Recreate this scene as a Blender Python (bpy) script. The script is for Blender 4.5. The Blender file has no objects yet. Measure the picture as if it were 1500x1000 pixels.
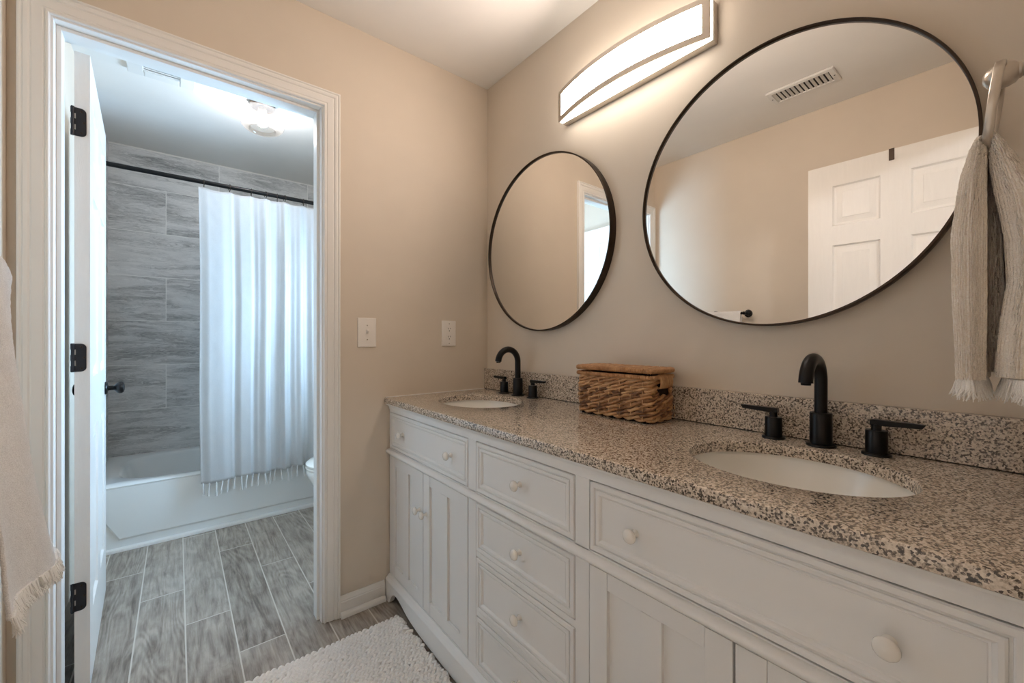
import bpy, bmesh, math, random
from mathutils import Vector, Matrix, noise as mnoise
R = math.radians
PI = math.pi
scene = bpy.context.scene
C = scene.collection

# ------------------------------------------------------------------ camera, light, exposure
cam_data = bpy.data.cameras.new('camera')
cam = bpy.data.objects.new('camera', cam_data)
C.objects.link(cam)
cam_data.sensor_fit = 'HORIZONTAL'
cam_data.sensor_width = 36.0
cam_data.lens = 36.0 * 604.0 / 1500.0
cam_data.shift_y = -3.5 / 1500.0
cam_data.clip_start = 0.01
cam.location = (-1.259, -1.757, 1.136)
cam.rotation_euler = (R(90), 0, R(-39.05))
scene.camera = cam

scene.view_settings.view_transform = 'Standard'
scene.view_settings.look = 'None'
scene.view_settings.gamma = 1.0
scene.view_settings.use_curve_mapping = False
scene.view_settings.exposure = 0.19
SKY = 43.0
VANITY_LAMP = 60
VANITY_EDGE = 7.8
BULB = 265.0
BEDROOM_FILL = 132  # strength of the added fill lamp, out of view
world = bpy.data.worlds.new('daylight')
scene.world = world
world.use_nodes = True
wn = world.node_tree.nodes['Background']
wn.inputs['Color'].default_value = (0.485, 0.73, 1.0, 1)
wn.inputs['Strength'].default_value = SKY


def portal(name, loc, rot, sx, sy):
    d = bpy.data.lights.new(name, 'AREA')
    d.shape = 'RECTANGLE'
    d.size = sx
    d.size_y = sy
    d.cycles.is_portal = True
    o = bpy.data.objects.new(name, d)
    C.objects.link(o)
    o.location = loc
    o.rotation_euler = rot
    return o


portal('window_daylight', (0.055, 0.60, 1.355), (0, R(90), 0), 0.85, 0.60)
cy = scene.cycles
cy.use_denoising = True
cy.max_bounces = 10
cy.diffuse_bounces = 6
cy.glossy_bounces = 5
cy.transmission_bounces = 6
cy.transparent_max_bounces = 8
cy.sample_clamp_indirect = 6.0
cy.caustics_reflective = False
cy.caustics_refractive = False


# ------------------------------------------------------------------ materials
def mat(name):
    m = bpy.data.materials.new(name)
    m.use_nodes = True
    nt = m.node_tree
    return m, nt, nt.nodes['Principled BSDF']


def node(nt, t, **kw):
    n = nt.nodes.new(t)
    for k, v in kw.items():
        setattr(n, k, v)
    return n


def math_n(nt, op, a, b=None, c=None):
    n = node(nt, 'ShaderNodeMath', operation=op)
    for i, v in enumerate((a, b, c)):
        if v is None:
            continue
        if isinstance(v, (int, float)):
            n.inputs[i].default_value = v
        else:
            nt.links.new(v, n.inputs[i])
    return n.outputs[0]


def ramp(nt, fac, stops, interp='LINEAR'):
    n = node(nt, 'ShaderNodeValToRGB')
    n.color_ramp.interpolation = interp
    el = n.color_ramp.elements
    while len(el) < len(stops):
        el.new(0.5)
    for e, (p, c) in zip(el, stops):
        e.position = p
        e.color = (c[0], c[1], c[2], 1)
    nt.links.new(fac, n.inputs[0])
    return n.outputs[0]


def mix(nt, fac, a, b, mode='MIX'):
    n = node(nt, 'ShaderNodeMix', data_type='RGBA', blend_type=mode)
    for i, v in ((0, fac), (6, a), (7, b)):
        if isinstance(v, (int, float)):
            n.inputs[i].default_value = v
        elif isinstance(v, (tuple, list)):
            n.inputs[i].default_value = (v[0], v[1], v[2], 1)
        else:
            nt.links.new(v, n.inputs[i])
    return n.outputs[2]


def coords(nt, scale=(1, 1, 1), out='Object'):
    tc = node(nt, 'ShaderNodeTexCoord')
    mp = node(nt, 'ShaderNodeMapping')
    mp.inputs['Scale'].default_value = scale
    nt.links.new(tc.outputs[out], mp.inputs[0])
    return mp.outputs[0]


def noise_t(nt, vec, scale, detail=3, rough=0.55, dist=0.0):
    n = node(nt, 'ShaderNodeTexNoise')
    n.inputs['Scale'].default_value = scale
    n.inputs['Detail'].default_value = detail
    n.inputs['Roughness'].default_value = rough
    n.inputs['Distortion'].default_value = dist
    if vec is not None:
        nt.links.new(vec, n.inputs['Vector'])
    return n.outputs[0]


def bump(nt, bsdf, h, strength=0.3, dist=0.002):
    b = node(nt, 'ShaderNodeBump')
    b.inputs['Strength'].default_value = strength
    b.inputs['Distance'].default_value = dist
    nt.links.new(h, b.inputs['Height'])
    nt.links.new(b.outputs[0], bsdf.inputs['Normal'])


def srgb(r, g, b):
    def f(c):
        c /= 255.0
        return c / 12.92 if c <= 0.04045 else ((c + 0.055) / 1.055) ** 2.4
    return (f(r), f(g), f(b))


def paint(name, col, rough=0.6, bscale=180, bstr=0.06, var=0.03):
    m, nt, b = mat(name)
    v = coords(nt)
    n1 = noise_t(nt, v, 3.0, 3)
    dark = tuple(c * (1 - var) for c in col)
    light = tuple(min(1, c * (1 + var)) for c in col)
    nt.links.new(ramp(nt, n1, [(0.3, dark), (0.7, light)]), b.inputs['Base Color'])
    b.inputs['Roughness'].default_value = rough
    bump(nt, b, noise_t(nt, v, bscale, 2), bstr, 0.002)
    return m


M_wall = paint('greige_paint', srgb(213, 201, 185), 0.62)
M_ceil = paint('ceiling_paint', srgb(232, 229, 224), 0.75, 120, 0.08)
M_trim = paint('white_trim_paint', srgb(233, 231, 227), 0.32, 60, 0.02, 0.01)
M_vanity = paint('antique_white_paint', srgb(229, 228, 226), 0.38, 90, 0.0, 0.008)
M_knob = paint('white_ceramic', srgb(232, 228, 221), 0.15, 20, 0.0, 0.01)
M_porc = paint('white_porcelain', srgb(238, 236, 230), 0.08, 10, 0.0, 0.005)
M_tub = paint('tub_enamel', srgb(238, 240, 239), 0.14, 10, 0.0, 0.01)
M_plate = paint('plastic_plate', srgb(236, 230, 222), 0.35, 20, 0.0, 0.005)
M_vent = paint('white_vent_metal', srgb(226, 224, 220), 0.4, 20, 0.0, 0.01)
M_carpet = paint('bedroom_carpet', srgb(178, 170, 158), 0.95, 300, 0.5, 0.08)
M_dark = paint('dark_void', (0.02, 0.018, 0.016), 0.9, 50, 0.0, 0.02)


def metal(name, col, rough, metallic=1.0, var=0.1):
    m, nt, b = mat(name)
    v = coords(nt)
    n1 = noise_t(nt, v, 30, 3)
    nt.links.new(ramp(nt, n1, [(0.3, tuple(c * (1 - var) for c in col)), (0.7, col)]), b.inputs['Base Color'])
    b.inputs['Metallic'].default_value = metallic
    b.inputs['Roughness'].default_value = rough
    return m


M_black = metal('matte_black_metal', (0.012, 0.011, 0.011), 0.33, 0.6)
M_bronze = metal('dark_bronze_metal', (0.055, 0.04, 0.03), 0.36, 0.9)
M_frame = metal('bronze_mirror_frame', (0.05, 0.035, 0.025), 0.32, 0.85)
M_hinge = metal('dark_hinge_metal', (0.05, 0.05, 0.055), 0.4, 0.85)
M_nickel = metal('brushed_nickel', (0.62, 0.56, 0.49), 0.30, 0.85)
M_steel = metal('bright_steel', (0.75, 0.73, 0.70), 0.22, 1.0)

m, nt, b = mat('mirror_silver')
b.inputs['Base Color'].default_value = (0.90, 0.89, 0.86, 1)
b.inputs['Metallic'].default_value = 1.0
nt.links.new(ramp(nt, noise_t(nt, coords(nt), 2.0), [(0, (0.0, 0, 0)), (1, (0.004, 0.004, 0.004))]), b.inputs['Roughness'])
M_mirror = m


def granite():
    m, nt, b = mat('speckled_granite')
    v = coords(nt)
    vo = node(nt, 'ShaderNodeTexVoronoi')
    vo.inputs['Scale'].default_value = 330
    nt.links.new(v, vo.inputs['Vector'])
    sep = node(nt, 'ShaderNodeSeparateColor')
    nt.links.new(vo.outputs['Color'], sep.inputs[0])
    n1 = noise_t(nt, v, 190, 3, 0.7)
    n2 = noise_t(nt, v, 70, 2, 0.5)
    mixv = math_n(nt, 'ADD', math_n(nt, 'MULTIPLY', sep.outputs[0], 0.42), math_n(nt, 'MULTIPLY', n1, 0.75))
    col = ramp(nt, mixv, [(0.0, (0.008, 0.007, 0.007)), (0.44, (0.02, 0.018, 0.017)), (0.485, (0.17, 0.14, 0.115)),
                          (0.54, (0.44, 0.365, 0.285)), (0.66, (0.69, 0.595, 0.485)), (0.85, (0.82, 0.74, 0.64))])
    col = mix(nt, math_n(nt, 'MULTIPLY', n2, 0.35), col, (0.42, 0.33, 0.26))
    nt.links.new(col, b.inputs['Base Color'])
    b.inputs['Roughness'].default_value = 0.12
    b.inputs['Coat Weight'].default_value = 0.3
    b.inputs['Coat Roughness'].default_value = 0.06
    return m


M_granite = granite()


def wood_tile():
    m, nt, b = mat('wood_look_tile')
    tc = node(nt, 'ShaderNodeTexCoord')
    sp = node(nt, 'ShaderNodeSeparateXYZ')
    nt.links.new(tc.outputs['Object'], sp.inputs[0])
    x, y = sp.outputs[0], sp.outputs[1]
    W, L = 0.150, 0.911
    u = math_n(nt, 'DIVIDE', math_n(nt, 'ADD', x, 1.385), W)
    col = math_n(nt, 'FLOOR', u)
    fu = math_n(nt, 'FRACT', u)
    vv = math_n(nt, 'DIVIDE', math_n(nt, 'ADD', math_n(nt, 'SUBTRACT', y, 0.635), math_n(nt, 'MULTIPLY', col, 0.3037)), L)
    row = math_n(nt, 'FLOOR', vv)
    fv = math_n(nt, 'FRACT', vv)
    du = math_n(nt, 'MULTIPLY', math_n(nt, 'MINIMUM', fu, math_n(nt, 'SUBTRACT', 1.0, fu)), W)
    dv = math_n(nt, 'MULTIPLY', math_n(nt, 'MINIMUM', fv, math_n(nt, 'SUBTRACT', 1.0, fv)), L)
    gd = math_n(nt, 'MINIMUM', du, dv)
    grout = math_n(nt, 'LESS_THAN', gd, 0.0023)
    cid = node(nt, 'ShaderNodeCombineXYZ')
    nt.links.new(col, cid.inputs[0])
    nt.links.new(row, cid.inputs[1])
    wn_ = node(nt, 'ShaderNodeTexWhiteNoise', noise_dimensions='2D')
    nt.links.new(cid.outputs[0], wn_.inputs['Vector'])
    rnd = wn_.outputs['Value']
    # plank-local coordinates, shifted per plank so that no grain runs on across a joint
    off = node(nt, 'ShaderNodeVectorMath', operation='MULTIPLY_ADD')
    nt.links.new(wn_.outputs['Color'], off.inputs[0])
    off.inputs[1].default_value = (37, 53, 71)
    nt.links.new(tc.outputs['Object'], off.inputs[2])
    mp = node(nt, 'ShaderNodeMapping')
    mp.inputs['Scale'].default_value = (1.0, 0.16, 1.0)
    nt.links.new(off.outputs[0], mp.inputs[0])
    big = noise_t(nt, mp.outputs[0], 5.5, 2, 0.4, 0.5)
    rings = math_n(nt, 'SINE', math_n(nt, 'MULTIPLY', big, 150.0))
    mid = noise_t(nt, mp.outputs[0], 26, 4, 0.65, 1.0)
    mp2 = node(nt, 'ShaderNodeMapping')
    mp2.inputs['Scale'].default_value = (1.0, 0.05, 1.0)
    nt.links.new(off.outputs[0], mp2.inputs[0])
    fine = noise_t(nt, mp2.outputs[0], 150, 3, 0.7)
    mott = noise_t(nt, off.outputs[0], 7, 4, 0.6)
    g = math_n(nt, 'ADD', math_n(nt, 'MULTIPLY', rings, math_n(nt, 'MULTIPLY', math_n(nt, 'SUBTRACT', mott, 0.30), 0.14)), math_n(nt, 'ADD', math_n(nt, 'MULTIPLY', fine, 0.26), math_n(nt, 'MULTIPLY', mid, 0.46)))
    g = math_n(nt, 'ADD', g, math_n(nt, 'MULTIPLY', mott, 0.22))
    g = math_n(nt, 'ADD', g, math_n(nt, 'MULTIPLY', math_n(nt, 'SUBTRACT', rnd, 0.5), 0.09))
    c = ramp(nt, g, [(0.28, (0.075, 0.056, 0.043)), (0.38, (0.19, 0.153, 0.124)), (0.47, (0.32, 0.272, 0.228)), (0.59, (0.46, 0.405, 0.348))])
    c = mix(nt, grout, c, (0.64, 0.60, 0.54))
    nt.links.new(c, b.inputs['Base Color'])
    b.inputs['Roughness'].default_value = 0.38
    h = math_n(nt, 'SUBTRACT', math_n(nt, 'MULTIPLY', g, 0.5), math_n(nt, 'MULTIPLY', grout, 0.8))
    bump(nt, b, h, 0.35, 0.002)
    return m


M_floor = wood_tile()


def wall_tile():
    m, nt, b = mat('veined_wall_tile')
    tc = node(nt, 'ShaderNodeTexCoord')
    sp = node(nt, 'ShaderNodeSeparateXYZ')
    nt.links.new(tc.outputs['Object'], sp.inputs[0])
    x = math_n(nt, 'ADD', sp.outputs[0], sp.outputs[1])
    z = sp.outputs[2]
    H, L = 0.3035, 0.610
    u = math_n(nt, 'DIVIDE', math_n(nt, 'ADD', z, -0.048), H)
    row = math_n(nt, 'FLOOR', u)
    fu = math_n(nt, 'FRACT', u)
    # back wall sits at y = 2.03: x + y there is x + 2.03
    odd = math_n(nt, 'MODULO', row, 2.0)
    vv = math_n(nt, 'DIVIDE', math_n(nt, 'ADD', math_n(nt, 'SUBTRACT', x, 2.03 - 1.3215), math_n(nt, 'MULTIPLY', math_n(nt, 'ADD', odd, 0.0), 0.305)), L)
    cl = math_n(nt, 'FLOOR', vv)
    fv = math_n(nt, 'FRACT', vv)
    du = math_n(nt, 'MULTIPLY', math_n(nt, 'MINIMUM', fu, math_n(nt, 'SUBTRACT', 1.0, fu)), H)
    dv = math_n(nt, 'MULTIPLY', math_n(nt, 'MINIMUM', fv, math_n(nt, 'SUBTRACT', 1.0, fv)), L)
    grout = math_n(nt, 'LESS_THAN', math_n(nt, 'MINIMUM', du, dv), 0.0019)
    cid = node(nt, 'ShaderNodeCombineXYZ')
    nt.links.new(cl, cid.inputs[0])
    nt.links.new(row, cid.inputs[1])
    wn_ = node(nt, 'ShaderNodeTexWhiteNoise', noise_dimensions='2D')
    nt.links.new(cid.outputs[0], wn_.inputs['Vector'])
    off = node(nt, 'ShaderNodeVectorMath', operation='MULTIPLY_ADD')
    nt.links.new(wn_.outputs['Color'], off.inputs[0])
    off.inputs[1].default_value = (31, 57, 43)
    nt.links.new(tc.outputs['Object'], off.inputs[2])
    mp = node(nt, 'ShaderNodeMapping')
    mp.inputs['Scale'].default_value = (0.16, 0.16, 1.0)
    mp.inputs['Rotation'].default_value = (0, R(4), 0)
    nt.links.new(off.outputs[0], mp.inputs[0])
    n1 = noise_t(nt, mp.outputs[0], 13, 4, 0.6, 0.9)
    n2 = noise_t(nt, mp.outputs[0], 55, 4, 0.7, 1.4)
    vein = math_n(nt, 'POWER', math_n(nt, 'SUBTRACT', 1.0, math_n(nt, 'ABSOLUTE', math_n(nt, 'SUBTRACT', math_n(nt, 'MULTIPLY', n2, 2.0), 1.0))), 10.0)
    g = math_n(nt, 'SUBTRACT', math_n(nt, 'ADD', math_n(nt, 'MULTIPLY', n1, 0.75), math_n(nt, 'MULTIPLY', n2, 0.25)), math_n(nt, 'MULTIPLY', vein, 0.13))
    c = ramp(nt, g, [(0.24, (0.22, 0.22, 0.222)), (0.36, (0.47, 0.468, 0.465)), (0.47, (0.68, 0.672, 0.665)), (0.64, (0.80, 0.79, 0.78))])
    c = mix(nt, grout, c, (0.88, 0.87, 0.85))
    nt.links.new(c, b.inputs['Base Color'])
    b.inputs['Roughness'].default_value = 0.3
    bump(nt, b, math_n(nt, 'SUBTRACT', 1.0, grout), 0.3, 0.001)
    return m


M_tile = wall_tile()


def cloth(name, c1, c2, scale=420, bstr=0.9, bdist=0.004, rib=None, transl=0.0, sheen=0.3, weave=None):
    m, nt, b = mat(name)
    v = coords(nt)
    n = noise_t(nt, v, scale, 3, 0.7)
    n2 = noise_t(nt, v, 14, 3)
    f = math_n(nt, 'ADD', math_n(nt, 'MULTIPLY', n, 0.75), math_n(nt, 'MULTIPLY', n2, 0.25))
    nt.links.new(ramp(nt, f, [(0.32, c1), (0.62, c2)]), b.inputs['Base Color'])
    b.inputs['Roughness'].default_value = 0.95
    b.inputs['Sheen Weight'].default_value = sheen
    h = n
    if weave:
        w1 = node(nt, 'ShaderNodeTexWave', bands_direction='X')
        w1.inputs['Scale'].default_value = weave
        w2 = node(nt, 'ShaderNodeTexWave', bands_direction='Z')
        w2.inputs['Scale'].default_value = weave
        nt.links.new(v, w1.inputs['Vector'])
        nt.links.new(v, w2.inputs['Vector'])
        h = math_n(nt, 'ADD', h, math_n(nt, 'ADD', w1.outputs['Fac'], w2.outputs['Fac']))
    bump(nt, b, h, bstr, bdist)
    if transl:
        out = nt.nodes['Material Output']
        tr = node(nt, 'ShaderNodeBsdfTranslucent')
        tr.inputs['Color'].default_value = (*c2, 1)
        mx = node(nt, 'ShaderNodeMixShader')
        mx.inputs[0].default_value = transl
        nt.links.new(b.outputs[0], mx.inputs[1])
        nt.links.new(tr.outputs[0], mx.inputs[2])
        nt.links.new(mx.outputs[0], out.inputs['Surface'])
    return m


M_curtain = cloth('white_cotton_voile', srgb(208, 209, 210), srgb(220, 220, 220), 300, 0.25, 0.001, transl=0.30, sheen=0.1, weave=260)
M_towel = cloth('beige_terry', srgb(230, 217, 200), srgb(250, 243, 233), 430, 0.6, 0.004)
M_towel2 = cloth('cream_terry', srgb(214, 210, 206), srgb(246, 243, 240), 430, 0.6, 0.004)
M_fringe = cloth('cream_yarn', srgb(232, 228, 222), srgb(250, 248, 244), 500, 0.4, 0.002)
M_tassel = cloth('white_cotton_yarn', srgb(222, 222, 222), srgb(236, 236, 236), 500, 0.3, 0.001)
M_rug = cloth('cream_cotton_knit', srgb(232, 228, 222), srgb(252, 249, 245), 380, 0.7, 0.002)


def wicker(name):
    m, nt, b = mat(name)
    v = coords(nt)
    n1 = noise_t(nt, v, 40, 3, 0.6)
    n2 = noise_t(nt, coords(nt, (1, 1, 3)), 260, 3, 0.7)
    at = node(nt, 'ShaderNodeAttribute', attribute_name='tone')
    f = math_n(nt, 'ADD', math_n(nt, 'MULTIPLY', n1, 0.50), math_n(nt, 'ADD', math_n(nt, 'MULTIPLY', n2, 0.22), math_n(nt, 'MULTIPLY', at.outputs['Fac'], 0.3)))
    nt.links.new(ramp(nt, f, [(0.28, (0.07, 0.028, 0.012)), (0.44, (0.27, 0.125, 0.052)), (0.60, (0.47, 0.25, 0.11)), (0.78, (0.66, 0.42, 0.22))]), b.inputs['Base Color'])
    b.inputs['Roughness'].default_value = 0.5
    bump(nt, b, n2, 0.5, 0.002)
    return m


M_wicker = wicker('water_hyacinth_weave')


def emit(name, col, strength):
    m, nt, b = mat(name)
    b.inputs['Base Color'].default_value = (0.9, 0.88, 0.84, 1)
    n = noise_t(nt, coords(nt), 3.0)
    nt.links.new(ramp(nt, n, [(0.2, tuple(c * 0.97 for c in col)), (0.8, col)]), b.inputs['Emission Color'])
    b.inputs['Emission Strength'].default_value = strength
    return m


M_diff = emit('lit_acrylic_diffuser', (1.0, 0.835, 0.725), VANITY_LAMP)
M_edge = emit('lit_acrylic_edge', (1.0, 0.90, 0.80), VANITY_EDGE)
M_bedfill = emit('fill_lamp_glow', (0.92, 0.94, 1.0), BEDROOM_FILL)  # glow of the fill lamp added behind the camera
M_bulb = emit('lit_bulb', (0.90, 0.93, 1.0), BULB)


def shade_glass():
    m, nt, b = mat('clear_seeded_glass')
    out = nt.nodes['Material Output']
    tr = node(nt, 'ShaderNodeBsdfTransparent')
    tr.inputs['Color'].default_value = (0.86, 0.80, 0.74, 1)
    gl = node(nt, 'ShaderNodeBsdfGlossy')
    gl.inputs['Roughness'].default_value = 0.04
    tl = node(nt, 'ShaderNodeBsdfTranslucent')
    tl.inputs['Color'].default_value = (1.0, 0.97, 0.93, 1)
    lw = node(nt, 'ShaderNodeLayerWeight')
    lw.inputs['Blend'].default_value = 0.35
    n = noise_t(nt, coords(nt), 60, 2)
    m1 = node(nt, 'ShaderNodeMixShader')
    nt.links.new(math_n(nt, 'ADD', 0.02, math_n(nt, 'MULTIPLY', n, 0.03)), m1.inputs[0])
    nt.links.new(tr.outputs[0], m1.inputs[1])
    nt.links.new(tl.outputs[0], m1.inputs[2])
    m2 = node(nt, 'ShaderNodeMixShader')
    nt.links.new(math_n(nt, 'MULTIPLY', lw.outputs['Facing'], 0.55), m2.inputs[0])
    nt.links.new(m1.outputs[0], m2.inputs[1])
    nt.links.new(gl.outputs[0], m2.inputs[2])
    nt.links.new(m2.outputs[0], out.inputs['Surface'])
    return m


M_glass = shade_glass()


def frosted():
    m, nt, b = mat('frosted_window_pane')
    out = nt.nodes['Material Output']
    tr = node(nt, 'ShaderNodeBsdfTransparent')
    tr.inputs['Color'].default_value = (0.93, 0.95, 0.96, 1)
    gl = node(nt, 'ShaderNodeBsdfGlossy')
    gl.inputs['Roughness'].default_value = 0.05
    lw = node(nt, 'ShaderNodeLayerWeight')
    lw.inputs['Blend'].default_value = 0.2
    mx = node(nt, 'ShaderNodeMixShader')
    n = noise_t(nt, coords(nt), 20, 2)
    nt.links.new(math_n(nt, 'MULTIPLY', lw.outputs['Fresnel'], math_n(nt, 'ADD', 0.6, math_n(nt, 'MULTIPLY', n, 0.2))), mx.inputs[0])
    nt.links.new(tr.outputs[0], mx.inputs[1])
    nt.links.new(gl.outputs[0], mx.inputs[2])
    nt.links.new(mx.outputs[0], out.inputs['Surface'])
    return m


M_pane = frosted()

# ------------------------------------------------------------------ object helpers
WL = {}       # world location of every thing that parents parts


def tag(o, label=None, cat=None, group=None, kind=None):
    if label:
        o['label'] = label
    if cat:
        o['category'] = cat
    if group:
        o['group'] = group
    if kind:
        o['kind'] = kind
    return o


def thing(name, label, cat, loc=(0, 0, 0), group=None, kind=None):
    o = bpy.data.objects.new(name, None)
    o.empty_display_size = 0.05
    C.objects.link(o)
    o.location = loc
    WL[o.name] = Vector(loc)
    return tag(o, label, cat, group, kind)


class MB:
    """collects shapes (world coordinates) and links them as one mesh object"""

    def __init__(s):
        s.v, s.f, s.tone = [], [], []

    def add(s, vs, fs, tone=None):
        o = len(s.v)
        s.v += [Vector(p) for p in vs]
        s.f += [[i + o for i in f] for f in fs]
        s.tone += [0.5 if tone is None else tone] * len(vs)
        return s

    def box(s, x0, y0, z0, x1, y1, z1):
        x0, x1 = min(x0, x1), max(x0, x1)
        y0, y1 = min(y0, y1), max(y0, y1)
        z0, z1 = min(z0, z1), max(z0, z1)
        vs = [(x0, y0, z0), (x1, y0, z0), (x1, y1, z0), (x0, y1, z0), (x0, y0, z1), (x1, y0, z1), (x1, y1, z1), (x0, y1, z1)]
        return s.add(vs, [(0, 3, 2, 1), (4, 5, 6, 7), (0, 1, 5, 4), (1, 2, 6, 5), (2, 3, 7, 6), (3, 0, 4, 7)])

    def loft(s, loops, close=True, cap0=True, cap1=True, tone=None):
        n = len(loops[0])
        vs = [p for l in loops for p in l]
        fs = []
        for i in range(len(loops) - 1):
            for j in range(n if close else n - 1):
                k = (j + 1) % n
                fs.append((i * n + j, i * n + k, (i + 1) * n + k, (i + 1) * n + j))
        if cap0:
            fs.append(list(range(n))[::-1])
        if cap1:
            fs.append([(len(loops) - 1) * n + j for j in range(n)])
        return s.add(vs, fs, tone)

    def lathe(s, prof, o, axis='z', n=32, cap0=True, cap1=True):
        o = Vector(o)
        loops = []
        for r, h in prof:
            l = []
            for j in range(n):
                a = 2 * PI * j / n
                c, d = r * math.cos(a), r * math.sin(a)
                p = {'z': (c, d, h), 'y': (d, h, c), 'x': (h, c, d), '-x': (-h, d, c), '-y': (c, -h, d), '-z': (d, c, -h)}[axis]
                l.append(o + Vector(p))
            loops.append(l)
        return s.loft(loops, True, cap0, cap1)

    def tube(s, pts, r, n=8, closed=False, tone=None, flat=None):
        pts = [Vector(p) for p in pts]
        N = len(pts)
        T = []
        for i in range(N):
            a = pts[(i - 1) % N] if (closed or i > 0) else pts[i]
            b = pts[(i + 1) % N] if (closed or i < N - 1) else pts[i]
            t = b - a
            T.append(t.normalized() if t.length > 1e-9 else Vector((0, 0, 1)))
        up = Vector((0, 0, 1)) if abs(T[0].z) < 0.9 else Vector((1, 0, 0))
        nn = (up - T[0] * up.dot(T[0])).normalized()
        loops = []
        for i in range(N):
            nn = nn - T[i] * nn.dot(T[i])
            nn.normalize()
            bb = T[i].cross(nn)
            rr = r[i] if isinstance(r, (list, tuple)) else r
            fl = 1.0 if flat is None else flat
            loops.append([pts[i] + nn * (rr * math.cos(2 * PI * j / n)) + bb * (rr * fl * math.sin(2 * PI * j / n)) for j in range(n)])
        if closed:
            loops.append(loops[0])
            return s.loft(loops, True, False, False, tone)
        return s.loft(loops, True, True, True, tone)

    def prism(s, poly, axis, a, b):
        def P(p, t):
            return {'x': (t, p[0], p[1]), 'y': (p[0], t, p[1]), 'z': (p[0], p[1], t)}[axis]
        return s.loft([[P(p, a) for p in poly], [P(p, b) for p in poly]])

    def grid(s, rows, closed=False):
        n = len(rows[0])
        vs = [p for l in rows for p in l]
        fs = []
        for i in range(len(rows) - 1):
            for j in range(n if closed else n - 1):
                k = (j + 1) % n
                fs.append((i * n + j, i * n + k, (i + 1) * n + k, (i + 1) * n + j))
        return s.add(vs, fs)

    def build(s, name, material, parent=None, bevel=0.0, smooth=35, seg=2, tones=False, fix=True, origin=None, local=False):
        me = bpy.data.meshes.new(name)
        off = Vector((0, 0, 0))
        if not local:
            if parent is not None:
                off = WL.get(parent.name, Vector((0, 0, 0)))
            elif origin is not None:
                off = Vector(origin)
        me.from_pydata([tuple(p - off) for p in s.v], [], s.f)
        if fix:
            bm = bmesh.new()
            bm.from_mesh(me)
            bmesh.ops.recalc_face_normals(bm, faces=bm.faces)
            bm.to_mesh(me)
            bm.free()
        if tones:
            a = me.attributes.new('tone', 'FLOAT', 'POINT')
            a.data.foreach_set('value', s.tone)
        me.materials.append(material)
        if smooth:
            for p in me.polygons:
                p.use_smooth = True
            me.set_sharp_from_angle(angle=R(smooth))
        o = bpy.data.objects.new(name, me)
        C.objects.link(o)
        if parent is not None:
            o.parent = parent
            WL[o.name] = off
        elif origin is not None:
            o.location = off
            WL[o.name] = off
        if bevel:
            md = o.modifiers.new('bevel', 'BEVEL')
            md.width = bevel
            md.segments = seg
            md.limit_method = 'ANGLE'
            md.angle_limit = R(40)
        return o


def struct(mb, name, material, label=None, cat='wall', bevel=0.0, parent=None, **kw):
    o = mb.build(name, material, parent, bevel, **kw)
    if parent is None:
        tag(o, label, cat, None, 'structure')
    return o


def copy_tree(o, parent=None):
    c = o.copy()
    C.objects.link(c)
    if parent is not None:
        c.parent = parent
    for ch in list(o.children):
        copy_tree(ch, c)
    return c


# ------------------------------------------------------------------ room shell
XL, YE, ZC = -1.625, -1.80, 2.44       # left wall, end wall, ceiling
YB, XR = 2.03, -0.08                   # tub room back wall and right wall
JL, JR, JH = -1.537, -0.812, 2.062     # doorway jamb faces and head
WT = 0.12                              # door wall thickness

struct(MB().box(-3.3, -4.62, -0.08, 1.3, YE - 0.06, -0.001), 'floor_bedroom', M_carpet, 'bedroom carpet behind the camera', 'floor')
struct(MB().box(XL - 0.12, YE - 0.06, -0.08, 0.12, YB + 0.12, 0.0), 'floor', M_floor, 'grey-brown wood-look plank tile floor running through both rooms', 'floor')
struct(MB().box(-3.3, -4.62, ZC, 1.3, YB + 0.12, ZC + 0.08), 'ceiling', M_ceil, 'smooth white ceiling', 'ceiling')
struct(MB().box(0, YE - 0.12, 0, 0.12, WT, ZC), 'wall_vanity', M_wall, 'greige wall carrying the two round mirrors', 'wall')
w = MB().box(XL, 0, 0, JL - 0.018, WT, ZC).box(JR + 0.018, 0, 0, 0, WT, ZC).box(JL - 0.018, 0, JH + 0.018, JR + 0.018, WT, ZC)
struct(w, 'wall_door', M_wall, 'beige wall with the doorway, light switch and outlet', 'wall', smooth=0)
struct(MB().box(XL - 0.12, YE - 0.12, 0, XL, YB + 0.12, ZC), 'wall_left', M_wall, 'beige wall at far left, seen in the large mirror', 'wall')
w = MB().box(-0.60, YE - 0.12, 0, 0, YE, ZC).box(XL, YE - 0.12, 2.07, -0.60, YE, ZC).box(XL, YE - 0.12, 0, -1.46, YE, ZC)
struct(w, 'wall_end', M_wall, 'greige return wall at the right edge carrying the towel ring', 'wall', smooth=0)
struct(MB().box(XL, YB, 0, 0.12, YB + 0.12, ZC), 'wall_tub_back', M_tile, 'grey veined tile wall behind the bathtub', 'wall')
struct(MB().box(XL, 1.27, 0.0, XL + 0.012, YB, ZC), 'wall_tub_left', M_tile, 'grey veined tile on the left end of the tub alcove', 'wall')
w = MB().box(XR, WT, 0, 0.12, 0.30, ZC).box(XR, 0.90, 0, 0.12, YB, ZC).box(XR, 0.30, 0, 0.12, 0.90, 0.93).box(XR, 0.30, 1.78, 0.12, 0.90, ZC)
struct(w, 'wall_tub_right', M_wall, 'right wall of the tub room with the window', 'wall', smooth=0)
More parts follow.
